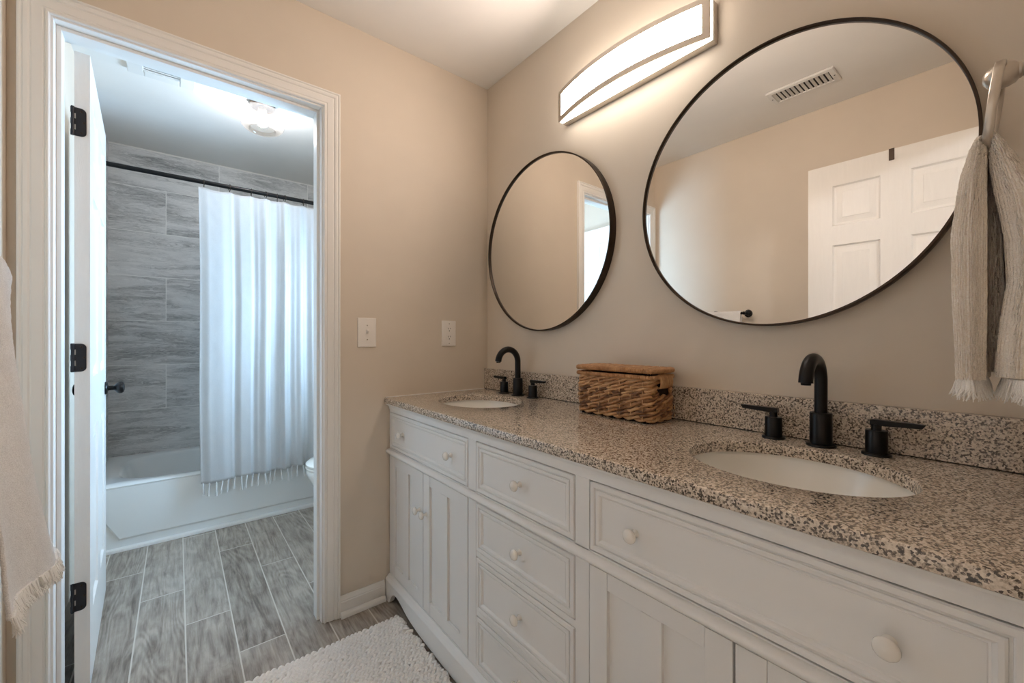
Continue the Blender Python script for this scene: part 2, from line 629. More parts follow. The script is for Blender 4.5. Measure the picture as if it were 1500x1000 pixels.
# bedroom shell behind the camera
w = MB().box(-3.42, -4.62, 0, -3.3, YE - 0.12, ZC).box(-3.3, -4.74, 0, 1.3, -4.62, ZC)
w.box(1.3, -4.62, 0, 1.42, YE - 0.12, ZC)
w.box(-3.3, YE - 0.12, 0, XL - 0.12, YE - 0.06, ZC).box(0.12, YE - 0.12, 0, 1.3, YE - 0.06, ZC)
struct(w, 'wall_bedroom', M_wall, 'bedroom walls behind the camera', 'wall', smooth=0)


def window(name, axis, c, u0, u1, z0, z1, label):
    """sash frame with glass filling an opening; axis is the wall's normal"""
    def bx(m, a0, b0, c0, a1, b1, c1):
        return m.box(a0, b0, c0, a1, b1, c1) if axis == 'x' else m.box(b0, a0, c0, b1, a1, c1)
    fr = MB()
    zm = (z0 + z1) / 2
    for (b0, b1, q0, q1) in ((u0, u0 + 0.045, z0, z1), (u1 - 0.045, u1, z0, z1), (u0 + 0.045, u1 - 0.045, z0, z0 + 0.05), (u0 + 0.045, u1 - 0.045, z1 - 0.045, z1), (u0 + 0.045, u1 - 0.045, zm - 0.02, zm + 0.02)):
        bx(fr, c - 0.025, b0, q0, c + 0.025, b1, q1)
    o = struct(fr, name, M_trim, label, 'window', smooth=0)
    pn = MB()
    bx(pn, c - 0.003, u0 + 0.045, z0 + 0.05, c + 0.003, u1 - 0.045, zm - 0.02)
    bx(pn, c - 0.003, u0 + 0.045, zm + 0.02, c + 0.003, u1 - 0.045, z1 - 0.045)
    pn.build('pane', M_pane, o, smooth=0)
    return o


window('window_1', 'x', 0.0, 0.30, 0.90, 0.93, 1.78, 'white sash window in the right wall of the tub room above the toilet')

# ------------------------------------------------------------------ doorway: jambs, stops, casing, baseboards
CASING = [(0, 0), (0, .009), (.003, .0115), (.007, .0115), (.009, .0085), (.012, .0085), (.014, .0105), (.034, .0125), (.036, .011), (.038, .011),
          (.041, .0145), (.046, .0165), (.049, .0165), (.051, .0145), (.053, .0145), (.056, .018), (.060, .0175), (.0615, .015), (.0615, 0)]
j = MB()
j.box(JL - 0.018, 0.0, 0, JL, WT, JH + 0.018).box(JR, 0.0, 0, JR + 0.018, WT, JH + 0.018).box(JL, 0.0, JH, JR, WT, JH + 0.018)
j.box(JL, 0.032, 0, JL + 0.011, 0.080, JH).box(JR - 0.011, 0.032, 0, JR, 0.080, JH).box(JL + 0.011, 0.032, JH - 0.011, JR - 0.011, 0.080, JH)
frame = struct(j, 'trim_1', M_trim, 'white door frame and casing around the doorway to the tub', 'door frame', bevel=0.0012, smooth=0)
rv = 0.006


def casing(sy, yface):
    c = MB()
    iL, iR, iT = JL - rv, JR + rv, JH + rv
    st = []
    for (px, pz, dx, dz) in ((iL, 0.003, -1, 0), (iL, iT, -1, 1), (iR, iT, 1, 1), (iR, 0.003, 1, 0)):
        st.append([(px + dx * w_, yface + sy * t_, pz + dz * w_) for w_, t_ in CASING])
    c.loft(st, True, True, True)
    return c


casing(-1, 0.0).build('casing', M_trim, frame, smooth=25)
casing(1, WT).build('casing', M_trim, frame, smooth=25)

BASE = [(0, 0.012), (.012, 0.012), (.012, .060), (.0105, .063), (.0105, .067), (.008, .072), (.006, .080), (.005, .0835), (0, .0835)]
SHOE = [(.0, .0), (.026, .0), (.026, .006), (.0235, .014), (.018, .0195), (.012, .0215), (0, .0215)]


def baseboard(name, x0, x1, yf, sy, label):
    m_ = MB()
    for prof in (BASE, SHOE):
        m_.loft([[(x, yf + sy * t, z) for t, z in prof] for x in (x0, x1)])
    return struct(m_, name, M_trim, label, 'baseboard', smooth=25)


baseboard('baseboard_door', -0.7435, -0.556, -0.0005, -1, 'white baseboard with shoe moulding between door casing and vanity')
baseboard('baseboard_tub', -0.7435, XR - 0.001, WT, 1, 'white baseboard on the tub side of the doorway wall')
m_ = MB()
for prof in (BASE, SHOE):
    m_.loft([[(XL + t, y, z) for t, z in prof] for y in (-1.799, -0.0275)])
struct(m_, 'baseboard_left', M_trim, 'white baseboard along the left wall', 'baseboard', smooth=25)


# ------------------------------------------------------------------ six-panel doors
def door_leaf(Wd, Ht, Th):
    """leaf in local coordinates: hinge edge at u=0 along +u (local y), thickness along local x 0..Th, z up from 0"""
    s_, p_ = 0.105, 0.0
    mid = 0.107
    pw = (Wd - 2 * s_ - mid) / 2
    us = [0, s_, s_ + pw, s_ + pw + mid, Wd - s_, Wd]
    zs = [0, 0.22, 0.825, 1.00, 1.612, 1.711, 1.918, Ht]
    m_ = MB()
    prof = [(0, 0), (.003, .0060), (.007, .0100), (.016, .0115), (.038, .0050), (.041, .0030)]
    for side in (0, 1):
        def X(d):
            return d if side == 0 else Th - d
        for i in range(5):
            for k in range(7):
                u0, u1, z0, z1 = us[i], us[i + 1], zs[k], zs[k + 1]
                if i in (1, 3) and k in (1, 3, 5):
                    loops = [[(X(d), u0 + a, z0 + a), (X(d), u1 - a, z0 + a), (X(d), u1 - a, z1 - a), (X(d), u0 + a, z1 - a)] for a, d in prof]
                    m_.loft(loops, True, False, True)
                else:
                    m_.add([(X(0), u0, z0), (X(0), u1, z0), (X(0), u1, z1), (X(0), u0, z1)], [(0, 1, 2, 3)])
    m_.add([(0, 0, 0), (Th, 0, 0), (Th, Wd, 0), (0, Wd, 0), (0, 0, Ht), (Th, 0, Ht), (Th, Wd, Ht), (0, Wd, Ht)],
           [(0, 1, 2, 3), (4, 5, 6, 7), (0, 1, 5, 4), (3, 2, 6, 7)])
    # weld so that the leaf is one closed solid
    bm = bmesh.new()
    vv = [bm.verts.new(p) for p in m_.v]
    for f in m_.f:
        try:
            bm.faces.new([vv[i] for i in f])
        except ValueError:
            pass
    bmesh.ops.remove_doubles(bm, verts=bm.verts, dist=1e-5)
    bmesh.ops.recalc_face_normals(bm, faces=bm.faces)
    bm.verts.index_update()
    out = MB()
    out.add([tuple(v.co) for v in bm.verts], [[v.index for v in f.verts] for f in bm.faces])
    bm.free()
    return out


M_door, _nt, _b = mat('white_door_paint')
_b.inputs['Base Color'].default_value = (*srgb(236, 234, 230), 1)
_b.inputs['Roughness'].default_value = 0.28
_v = coords(_nt, (1, 1, 0.10))
_g = noise_t(_nt, _v, 55, 3, 0.6, 1.2)
_nt.links.new(ramp(_nt, _g, [(0.2, srgb(233, 231, 227)), (0.8, srgb(238, 236, 232))]), _b.inputs['Base Color'])
bump(_nt, _b, math_n(_nt, 'SINE', math_n(_nt, 'MULTIPLY', _g, 60.0)), 0.10, 0.0012)


def hinge_leaf(zc, lx, ly):
    """rounded-corner hinge plate on the hinge edge (local u = 0 plane, facing -u); knuckles at its left"""
    m_ = MB()
    h, wd_, r = 0.0445, 0.031, 0.013
    lx += 0.0075
    wd_ -= 0.0075
    pts = [(lx, zc - h), (lx + wd_ - r, zc - h)]
    for i in range(1, 7):
        a = -PI / 2 + i * PI / 12
        pts.append((lx + wd_ - r + r * math.cos(a), zc - h + r + r * math.sin(a)))
    pts.append((lx + wd_, zc + h - r))
    for i in range(1, 7):
        a = i * PI / 12
        pts.append((lx + wd_ - r + r * math.cos(a), zc + h - r + r * math.sin(a)))
    pts.append((lx, zc + h))
    m_.prism(pts, 'y', ly - 0.0022, ly + 0.0005)
    return m_


# tub-room door: hinged on the left jamb, swung open into the tub room
door1 = thing('door_1', 'white six-panel door swung open into the tub room', 'door', (-1.5125, 0.128, 0.008), kind='structure')
door1.rotation_euler = (0, 0, R(2.6))
lf = door_leaf(0.711, 2.04, 0.035)
leaf = lf.build('leaf', M_door, door1, local=True, smooth=25)
for zc in (1.825, 1.077, 0.318):
    hb = hinge_leaf(zc - 0.008, -0.004, 0.0).build('hinge', M_hinge, door1, local=True)
    kn = MB()
    kn.lathe([(0.0040, -0.0455), (0.0040, 0.0455)], (-0.0035, -0.004, zc - 0.008), 'z', 14)
    kn.box(-0.0085, -0.0022, zc - 0.008 - 0.0445, 0.004, 0.0, zc - 0.008 - 0.026)
    kn.box(-0.0085, -0.0022, zc - 0.008 - 0.009, 0.004, 0.0, zc - 0.008 + 0.009)
    kn.box(-0.0085, -0.0022, zc - 0.008 + 0.026, 0.004, 0.0, zc - 0.008 + 0.0445)
    kn.build('knuckle', M_hinge, hb, local=True)
    sc = MB()
    for dx, dz in ((0.016, 0.034), (0.0225, 0.0), (0.016, -0.034)):
        sc.lathe([(0.0034, 0.0), (0.0030, 0.0016), (0.001, 0.001)], (dx, -0.0022, zc - 0.008 + dz), '-y', 12)
    sc.build('screws', M_bronze, hb, local=True)
for sx in (1, -1):
    kb = MB()
    ox = 0.035 if sx == 1 else 0.0
    ax = 'x' if sx == 1 else '-x'
    kb.lathe([(0.028, 0), (0.028, 0.004), (0.024, 0.008), (0.012, 0.010), (0.0105, 0.014), (0.0105, 0.028), (0.014, 0.032), (0.0225, 0.038), (0.0265, 0.046), (0.0265, 0.053), (0.022, 0.060), (0.012, 0.0635), (0.0, 0.064)],
             (ox, 0.652, 0.912), ax, 28)
    kk = kb.build('knob', M_black, door1, local=True)
tag(door1, kind='structure')

# entry door: standing open along the left wall, seen in the large mirror
door2 = thing('door_2', 'white six-panel entry door standing open along the left wall', 'door', (-1.4245, -1.731, 0.006), kind='structure')
door2.rotation_euler = (0, 0, R(-0.6))
lf2 = door_leaf(0.69, 2.03, 0.035)
for p in lf2.v:
    p.x -= 0.035
lf2.build('leaf', M_door, door2, local=True, smooth=25)
for zc in (1.82, 1.07, 0.31):
    hb = MB().lathe([(0.0055, -0.0445), (0.0055, 0.0445)], (0.004, -0.005, zc), 'z', 14).box(-0.031, -0.0022, zc - 0.0445, 0.001, 0.0, zc + 0.0445)
    hb.build('hinge', M_hinge, door2, local=True)
# over-the-door hook
hk = MB()
HY, HX, HZ = -1.373, -1.4225, 2.0365
path = [(HX - 0.040, HZ - 0.03), (HX - 0.040, HZ + 0.0015), (HX + 0.003, HZ + 0.0015), (HX + 0.003, HZ - 0.052)]
for (a, b_) in zip(path[:-1], path[1:]):
    x0, x1 = sorted((a[0], b_[0]))
    z0, z1 = sorted((a[1], b_[1]))
    hk.box(x0 - 0.001, HY - 0.010, z0 - 0.001, x1 + 0.001, HY + 0.010, z1 + 0.001)
tag(hk.build('door_hook', M_bronze, None, 0.0006, smooth=0), 'dark over-the-door hook clipped on the entry door top edge', 'hook')

# ------------------------------------------------------------------ vanity cabinet
XF = -0.532          # face frame
vt = thing('vanity_cabinet', 'long white painted double vanity cabinet under the granite top', 'cabinet', (-0.28, -0.89, 0))
Y0, Y1 = -0.004, -1.790
fr = MB()
# face frame: rails and stiles
fr.box(XF, Y0, 0.817, XF + 0.02, Y1, 0.853)
fr.box(XF, Y0, 0.628, XF + 0.02, Y1, 0.658)
fr.box(XF, Y0, 0.085, XF + 0.02, Y1, 0.110)
for ya, yb in ((Y0, -0.012), (-0.638, -0.682), (-1.097, -1.1395), (-1.768, Y1)):
    fr.box(XF, ya, 0.110, XF + 0.02, yb, 0.817)
for za, zb in ((0.456, 0.473), (0.272, 0.288)):
    fr.box(XF + 0.001, -0.682, za, XF + 0.02, -1.097, zb)
# carcass
fr.box(XF + 0.02, Y0, 0.06, -0.004, Y0 - 0.016, 0.853)
fr.box(XF + 0.02, Y1, 0.06, -0.004, Y1 + 0.016, 0.853)
fr.box(XF + 0.02, Y0 - 0.016, 0.085, -0.004, Y1 + 0.016, 0.10)
fr.box(-0.012, Y0 - 0.016, 0.10, -0.004, Y1 + 0.016, 0.853)
fr.box(XF + 0.02, Y0 - 0.016, 0.64, XF + 0.05, Y1 + 0.016, 0.655)
body = fr.build('body', M_vanity, vt, 0.0008, smooth=0)
bk = MB().box(-0.500, Y0 - 0.018, 0.102, -0.492, Y1 + 0.018, 0.70)  # near-black sheet standing in for shade behind the drawer and door gaps
bk.build('gap_shade_panel', M_dark, vt, smooth=0)
# cove under the top
cv = MB()
cove = [(XF, 0.829), (XF - 0.003, 0.829), (XF - 0.003, 0.833)]
for i in range(9):
    a = i / 8 * PI / 2
    cove.append((XF - 0.003 - 0.013 * (1 - math.cos(a)), 0.833 + 0.016 * math.sin(a)))
cove += [(XF - 0.018, 0.8535), (XF, 0.8535)]
cv.loft([[(x, y, z) for x, z in cove] for y in (Y0, Y1)])
cv.build('cove_molding', M_vanity, vt, smooth=40)
# half-round bead between drawers and doors
bd = MB()
prof = [(XF + 0.001, 0.632)] + [(XF - 0.0175 * math.sin(PI * i / 12), 0.6435 - 0.0115 * math.cos(PI * i / 12)) for i in range(13)] + [(XF + 0.001, 0.655)]
bd.loft([[(x, y, z) for x, z in prof] for y in (Y0 + 0.002, Y1)])
bd.build('bead_molding', M_vanity, vt, smooth=40)
# base with bracket feet
bs = MB()
poly = [(Y0, 0.0), (Y0, 0.088), (Y1, 0.088), (Y1, 0.0), (Y1 + 0.036, 0.0)]
arch = [(-0.040, 0.0), (-0.045, 0.003), (-0.052, 0.010), (-0.061, 0.024), (-0.070, 0.038), (-0.082, 0.050), (-0.098, 0.058), (-0.118, 0.061), (-0.142, 0.058), (-0.165, 0.0515), (-0.190, 0.044), (-0.220, 0.035), (-0.260, 0.0275), (-0.320, 0.0215), (-0.40, 0.0175), (-0.52, 0.014)]
mid_ = (Y0 + Y1) / 2
right = [(2 * mid_ - y, z) for y, z in arch]
poly += right[1:] + arch[::-1]
bs.prism(poly, 'x', XF - 0.020, XF + 0.0)
bt = [(XF, 0.088), (XF - 0.020, 0.088), (XF - 0.019, 0.091), (XF - 0.016, 0.094), (XF - 0.011, 0.0965), (XF - 0.009, 0.0995), (XF - 0.006, 0.1035), (XF - 0.002, 0.106), (XF, 0.106)]
bs.loft([[(x, y, z) for x, z in bt] for y in (Y0, Y1)])
bs.box(XF + 0.0, Y0, 0.0, -0.01, Y0 - 0.018, 0.085)
bs.box(XF + 0.0, Y1, 0.0, -0.01, Y1 + 0.018, 0.085)
bs.build('base', M_vanity, vt, smooth=30)

KNOB = [(0.0085, 0.0), (0.0085, 0.0015), (0.0058, 0.004), (0.0052, 0.011), (0.0075, 0.0145), (0.0125, 0.0170), (0.0148, 0.0205), (0.0146, 0.0235), (0.0125, 0.0265), (0.0075, 0.0290), (0.0, 0.0298)]


def knob(y, z, par, x=XF - 0.002):
    return MB().lathe(KNOB, (x, y, z), '-x', 24).build('knob', M_knob, par, smooth=60)


DP = [(0, .003), (.0018, .0), (.0105, .0), (.0125, .0015), (.0130, .0045), (.0160, .0050), (.0165, .0018), (.0190, .0008), (.0240, .0012), (.0270, .0035), (.0290, .0065), (.0315, .0070), (.0325, .0062)]


def drawer(ya, yb, za, zb, knobs):
    m_ = MB()
    xo = XF - 0.002
    loops = [[(xo + 0.020, ya, za), (xo + 0.020, yb, za), (xo + 0.020, yb, zb), (xo + 0.020, ya, zb)]]
    loops += [[(xo + d, ya - a, za + a), (xo + d, yb + a, za + a), (xo + d, yb + a, zb - a), (xo + d, ya - a, zb - a)] for a, d in DP]
    m_.loft(loops)
    d = m_.build('drawer', M_vanity, vt, smooth=22)
    for ky in knobs:
        knob(ky, (za + zb) / 2 - 0.001, d, XF + 0.0042)
    return d


drawer(-0.0145, -0.6355, 0.6605, 0.8145, (-0.132, -0.522))
drawer(-0.6850, -1.0940, 0.6607, 0.8143, (-0.8895,))
drawer(-0.6850, -1.0940, 0.4757, 0.6253, (-0.8895,))
drawer(-0.6850, -1.0940, 0.2907, 0.4533, (-0.8895,))
drawer(-0.6850, -1.0940, 0.1127, 0.2693, (-0.8895,))
drawer(-1.1425, -1.7650, 0.6607, 0.8143, (-1.258, -1.648))


def vdoor(ya, yb, knob_y):
    za, zb = 0.1130, 0.6262
    xo = XF - 0.0015
    m_ = MB()
    st, ms = 0.0475, 0.047
    pa = ((ya - yb) - 2 * st - ms) / 2
    y1, y2, y3, y4 = ya - st, ya - st - pa, ya - st - pa - ms, yb + st
    m_.box(xo, ya, za, xo + 0.02, y1, zb)
    m_.box(xo, y4, za, xo + 0.02, yb, zb)
    m_.box(xo + 0.0008, y1 - 0.0006, zb - 0.0385, xo + 0.02, y4 + 0.0006, zb)
    m_.box(xo + 0.0008, y1 - 0.0006, za, xo + 0.02, y4 + 0.0006, za + 0.0455)
    m_.box(xo + 0.0004, y2, za + 0.0455, xo + 0.02, y3, zb - 0.0385)
    m_.box(xo + 0.0085, y1, za + 0.0455, xo + 0.02, y4, zb - 0.0385)
    d = m_.build('cabinet_door', M_vanity, vt, 0.0007, smooth=0)
    knob(knob_y, 0.479, d, xo)
    return d


vdoor(-0.0145, -0.3242, -0.2985)
vdoor(-0.3282, -0.6350, -0.3520)
vdoor(-1.1425, -1.4520, -1.4265)
vdoor(-1.4563, -1.7650, -1.4820)

# ------------------------------------------------------------------ granite top with two oval cut-outs, backsplash
ZT, ZB = 0.880, 0.8545
XFRONT = -0.555
SINKS = [(-0.278, -0.3355), (-0.278, -1.456)]
SA, SB = 0.197, 0.162       # half axes along y and x


def ell(cx, cy, a, b_, n=72):
    return [(cx + b_ * math.cos(2 * PI * i / n), cy + a * math.sin(2 * PI * i / n)) for i in range(n)]


def ring_rect(cx, cy, x0, x1, y0, y1, n=72):
    """points on a rectangle, one per ellipse angle (corners snapped)"""
    out = []
    for i in range(n):
        a = 2 * PI * i / n
        c, s = math.cos(a), math.sin(a)
        t = 1e9
        if c > 1e-9: t = min(t, (x1 - cx) / (c * SB))
        if c < -1e-9: t = min(t, (x0 - cx) / (c * SB))
        if s > 1e-9: t = min(t, (y1 - cy) / (s * SA))
        if s < -1e-9: t = min(t, (y0 - cy) / (s * SA))
        out.append([cx + c * SB * t, cy + s * SA * t])
    for qx, qy in ((x0, y0), (x0, y1), (x1, y0), (x1, y1)):
        k = min(range(n), key=lambda i: (out[i][0] - qx) ** 2 + (out[i][1] - qy) ** 2)
        out[k] = [qx, qy]
    return out


ct = thing('countertop', 'speckled tan and grey granite countertop on the white vanity', 'countertop', (-0.28, -0.89, ZT))
g = MB()
XI0, XI1 = XFRONT + 0.004, -0.001
YA, YBt = -0.0015, -1.797
regions = [(YA, -0.60), (-1.19, YBt)]
for (ya, yb), (cx, cy) in zip(regions, SINKS):
    e, r_ = ell(cx, cy, SA, SB), ring_rect(cx, cy, XI0, XI1, yb, ya)
    er = ell(cx, cy, SA - 0.002, SB - 0.002)
    eo = ell(cx, cy, SA + 0.002, SB + 0.002)
    loops = [[(p[0], p[1], ZT) for p in r_], [(p[0], p[1], ZT) for p in eo], [(p[0], p[1], ZT - 0.0006) for p in e], [(p[0], p[1], ZT - 0.003) for p in er], [(p[0], p[1], ZB) for p in er], [(p[0], p[1], ZB) for p in r_]]
    g.loft(loops, True, False, False)
g.add([(XI0, -0.60, ZT), (XI1, -0.60, ZT), (XI1, -1.19, ZT), (XI0, -1.19, ZT)], [(0, 1, 2, 3)])
g.add([(XI0, -0.60, ZB), (XI1, -0.60, ZB), (XI1, -1.19, ZB), (XI0, -1.19, ZB)], [(3, 2, 1, 0)])
ed = [(XI0, ZT), (XI0 - 0.002, ZT - 0.0005), (XI0 - 0.0035, ZT - 0.002), (XFRONT, ZT - 0.004), (XFRONT, ZB + 0.003), (XI0 - 0.003, ZB + 0.001), (XI0, ZB)]
g.grid([[(x, y, z) for x, z in ed] for y in (YA, YBt)])
g.add([(XI0, YA, ZT), (XI1, YA, ZT), (XI1, YA, ZB), (XI0, YA, ZB)], [(0, 1, 2, 3)])
g.add([(XI0, YBt, ZT), (XI1, YBt, ZT), (XI1, YBt, ZB), (XI0, YBt, ZB)], [(0, 1, 2, 3)])
g.build('slab', M_granite, ct, smooth=30, fix=True)
MB().box(-0.021, YA, ZT + 0.0022, -0.0005, YBt, 0.9845).build('backsplash', M_granite, ct, 0.0012, smooth=0)
MB().box(-0.0195, YA - 0.001, ZT + 0.0002, -0.002, YBt + 0.001, ZT + 0.0022).build('sealant_gap', M_dark, ct, smooth=0)

MB().box(XI0 + 0.003, YA + 0.001, ZT - 0.001, -0.021, YA - 0.0025, ZT + 0.0025).build('caulk_line', M_trim, ct, smooth=0)

# ------------------------------------------------------------------ undermount sinks
for k, ((cx, cy), lab) in enumerate(zip(SINKS, ('oval white undermount sink in the countertop by the door wall', 'oval white undermount sink in front of the large mirror'))):
    s_ = thing('sink', lab, 'sink', (cx, cy, 0.73), 'undermount sinks in the granite top')
    m_ = MB()
    prof = [(1.04, ZB - 0.0005), (1.0, ZB - 0.0005), (0.985, ZB - 0.012), (0.95, 0.822), (0.89, 0.795), (0.80, 0.768), (0.66, 0.746), (0.48, 0.734), (0.30, 0.728), (0.12, 0.725)]
    outer = [(0.14, 0.715), (0.5, 0.722), (0.84, 0.755), (1.0, 0.80), (1.04, ZB - 0.012)]
    loops = [[(p[0], p[1], z) for p in ell(cx, cy, SA * f_ + 0.004, SB * f_ + 0.004)] for f_, z in prof]
    loops2 = [[(p[0], p[1], z) for p in ell(cx, cy, SA * f_ + 0.006, SB * f_ + 0.006)] for f_, z in outer]
    m_.loft(loops + loops2 + [loops[0]], True, False, False)
    m_.build('basin', M_porc, s_, smooth=60)
    MB().lathe([(0.0, 0.7262), (0.012, 0.7262), (0.020, 0.7275), (0.026, 0.7275), (0.031, 0.7262), (0.031, 0.718), (0.0, 0.718)], (cx, cy, 0), 'z', 28).build('drain', M_black, s_)


# ------------------------------------------------------------------ faucets
def make_faucet(cy, label):
    f_ = thing('faucet', label, 'faucet', (-0.058, cy, ZT), 'matte black widespread faucets')
    bx_ = -0.058
    sp = MB()
    sp.lathe([(0.0, 0), (0.0305, 0), (0.0305, 0.0035), (0.029, 0.005), (0.0225, 0.0055), (0.0225, 0.078), (0.0215, 0.0795), (0.0135, 0.080)], (bx_, cy, ZT + 0.0002), 'z', 36, False, False)
    pts, rad = [], []
    R_ = 0.0555
    zt = 1.034
    pts.append((bx_, cy, ZT + 0.070)); rad.append(0.0132)
    pts.append((bx_, cy, zt - 0.03)); rad.append(0.0132)
    for i in range(27):
        a = i / 26 * R(190 if i else 0)
        a = R(176) * i / 26
        pts.append((bx_ - R_ + R_ * math.cos(a), cy, zt + R_ * math.sin(a)))
        rad.append(0.0132 + 0.0010 * i / 26)
    sp.tube(pts, rad, 22)
    so = sp.build('spout', M_black, f_, smooth=45)
    t = Vector(pts[-1])
    ae = MB().lathe([(0.0, -0.001), (0.0095, -0.001), (0.0100, 0.004), (0.0, 0.004)], (t.x + 0.001, t.y, t.z - 0.004), 'z', 20)
    ae.build('aerator', M_black, so)
    for sgn in (1, -1):
        hy = cy + sgn * 0.1015
        h = MB()
        h.lathe([(0.0, 0), (0.0265, 0), (0.0265, 0.0035), (0.025, 0.005), (0.0195, 0.0055), (0.0195, 0.053), (0.0185, 0.0545), (0.0095, 0.055), (0.0088, 0.062), (0.0095, 0.068)], (bx_, hy, ZT + 0.0002), 'z', 32, False, True)
        ho = h.build('handle_base', M_black, f_, smooth=45)
        lv = MB()
        y0_, y1_ = hy - sgn * 0.0105, hy + sgn * 0.079
        lv.loft([[(bx_ - 0.0085, y0_, ZT + 0.0655), (bx_ + 0.0085, y0_, ZT + 0.0655), (bx_ + 0.0085, y0_, ZT + 0.0785), (bx_ - 0.0085, y0_, ZT + 0.0785)],
                 [(bx_ - 0.0090, hy + sgn * 0.02, ZT + 0.0665), (bx_ + 0.0090, hy + sgn * 0.02, ZT + 0.0665), (bx_ + 0.0090, hy + sgn * 0.02, ZT + 0.0785), (bx_ - 0.0090, hy + sgn * 0.02, ZT + 0.0785)],
                 [(bx_ - 0.0075, y1_ - sgn * 0.006, ZT + 0.0690), (bx_ + 0.0075, y1_ - sgn * 0.006, ZT + 0.0690), (bx_ + 0.0075, y1_, ZT + 0.0785), (bx_ - 0.0075, y1_, ZT + 0.0785)]])
        lv.build('lever', M_black, ho, 0.0015, smooth=0, seg=2)
    return f_


make_faucet(-0.318, 'matte black faucet at the sink beside the door wall')
make_faucet(-1.455, 'matte black faucet at the sink under the large mirror')

# ------------------------------------------------------------------ round mirrors
for cy_, lab in ((-0.436, 'round bronze-framed mirror nearest the door wall'), (-1.330, 'round bronze-framed mirror beside the towel ring')):
    cz = 1.5525
    Rm = 0.381
    t = thing('mirror', lab, 'mirror', (-0.001, cy_, cz - Rm), 'pair of round wall mirrors')
    MB().lathe([(Rm - 0.0050, 0.001), (Rm, 0.001), (Rm, 0.0335), (Rm - 0.0008, 0.0345), (Rm - 0.0045, 0.0345), (Rm - 0.0055, 0.0335), (Rm - 0.0055, 0.001), (Rm - 0.0050, 0.001)], (0, cy_, cz), '-x', 160, False, False).build('frame', M_frame, t, smooth=50)
    MB().lathe([(Rm - 0.0057, 0.004), (Rm - 0.0057, 0.026)], (0, cy_, cz), '-x', 160).build('glass', M_mirror, t, smooth=20)

# ------------------------------------------------------------------ vanity light
vl = thing('vanity_light', 'lit brushed nickel bath bar light with bowed white diffuser above the mirrors', 'wall light', (-0.001, -0.877, 2.02))
LY0, LY1, LZ0, LZ1 = -0.570, -1.186, 2.020, 2.139
MB().box(-0.001, LY0, LZ0, -0.029, LY1, LZ1).build('backplate', M_nickel, vl, 0.0012, smooth=0)


def bow(s_):
    return -0.050 - 0.050 * (1 - (2 * s_ - 1) ** 2)


NB = 32
df = MB()
lo, hi = LZ0 + 0.0015, LZ1 - 0.0015
loops = []
for i in range(NB + 1):
    s_ = i / NB
    y = LY0 - 0.002 + (LY1 - LY0 + 0.004) * s_
    xb = bow(s_) + 0.0025
    loops.append([(xb, y, lo), (xb, y, hi), (-0.0285, y, hi), (-0.0285, y, lo)])
df.grid([l[:2] for l in loops])
df.build('diffuser', M_diff, vl, smooth=30)
de = MB().grid([l[1:] + l[:1] for l in loops])
de.add(loops[0], [(0, 1, 2, 3)]).add(loops[-1], [(0, 1, 2, 3)])
de.build('diffuser_edge', M_edge, vl, smooth=30)
ff = MB()
for (z0, z1) in ((LZ0 - 0.0005, LZ0 + 0.0165), (LZ1 - 0.0165, LZ1 + 0.0005)):
    loops = []
    for i in range(NB + 1):
        s_ = i / NB
        y = LY0 + (LY1 - LY0) * s_
        xb = bow(s_)
        loops.append([(xb + 0.0030, y, z0), (xb - 0.0030, y, z0), (xb - 0.0030, y, z1), (xb + 0.0030, y, z1)])
    ff.loft(loops)
for (sa, sb) in ((0, 0.034), (0.966, 1.0)):
    loops = []
    for i in range(4):
        s_ = sa + (sb - sa) * i / 3
        y = LY0 + (LY1 - LY0) * s_
        xb = bow(s_)
        loops.append([(xb + 0.0030, y, LZ0 + 0.012), (xb - 0.0030, y, LZ0 + 0.012), (xb - 0.0030, y, LZ1 - 0.012), (xb + 0.0030, y, LZ1 - 0.012)])
    ff.loft(loops)
ff.build('front_frame', M_nickel, vl, smooth=30)

# ------------------------------------------------------------------ switch and outlet on the door wall
def wall_plate(name, label, cat, cx, cz, wd_, ht):
    t = thing(name, label, cat, (cx, -0.0005, cz - ht / 2))
    m_ = MB()
    lp = []
    for a, d in ((0, 0.0), (0, 0.0035), (0.0018, 0.0055), (0.005, 0.0062)):
        lp.append([(cx - wd_ / 2 + a, -d - 0.0004, cz - ht / 2 + a), (cx + wd_ / 2 - a, -d - 0.0004, cz - ht / 2 + a), (cx + wd_ / 2 - a, -d - 0.0004, cz + ht / 2 - a), (cx - wd_ / 2 + a, -d - 0.0004, cz + ht / 2 - a)])
    m_.loft(lp)
    m_.build('wall_plate', M_plate, t, smooth=20)
    return t


sw = wall_plate('light_switch', 'white toggle light switch plate on the wall beside the door casing', 'light switch', -0.632, 1.164, 0.079, 0.124)
MB().box(-0.638, -0.0064, 1.151, -0.626, -0.0072, 1.177).build('switch_slot', M_plate, sw, smooth=0)
MB().loft([[(-0.637, -0.007, 1.159), (-0.627, -0.007, 1.159), (-0.627, -0.007, 1.170), (-0.637, -0.007, 1.170)], [(-0.6355, -0.019, 1.171), (-0.6285, -0.019, 1.171), (-0.6285, -0.017, 1.1785), (-0.6355, -0.017, 1.1785)]]).build('toggle', M_plate, sw, smooth=0)
for dz in (0.030, -0.030):
    MB().lathe([(0.0032, 0), (0.0026, 0.0012), (0, 0.0014)], (-0.632, -0.0066, 1.164 + dz), '-y', 14).build('screw', M_steel, sw)
ol = wall_plate('outlet', 'white duplex outlet on the wall above the counter end', 'outlet', -0.2325, 1.164, 0.077, 0.123)
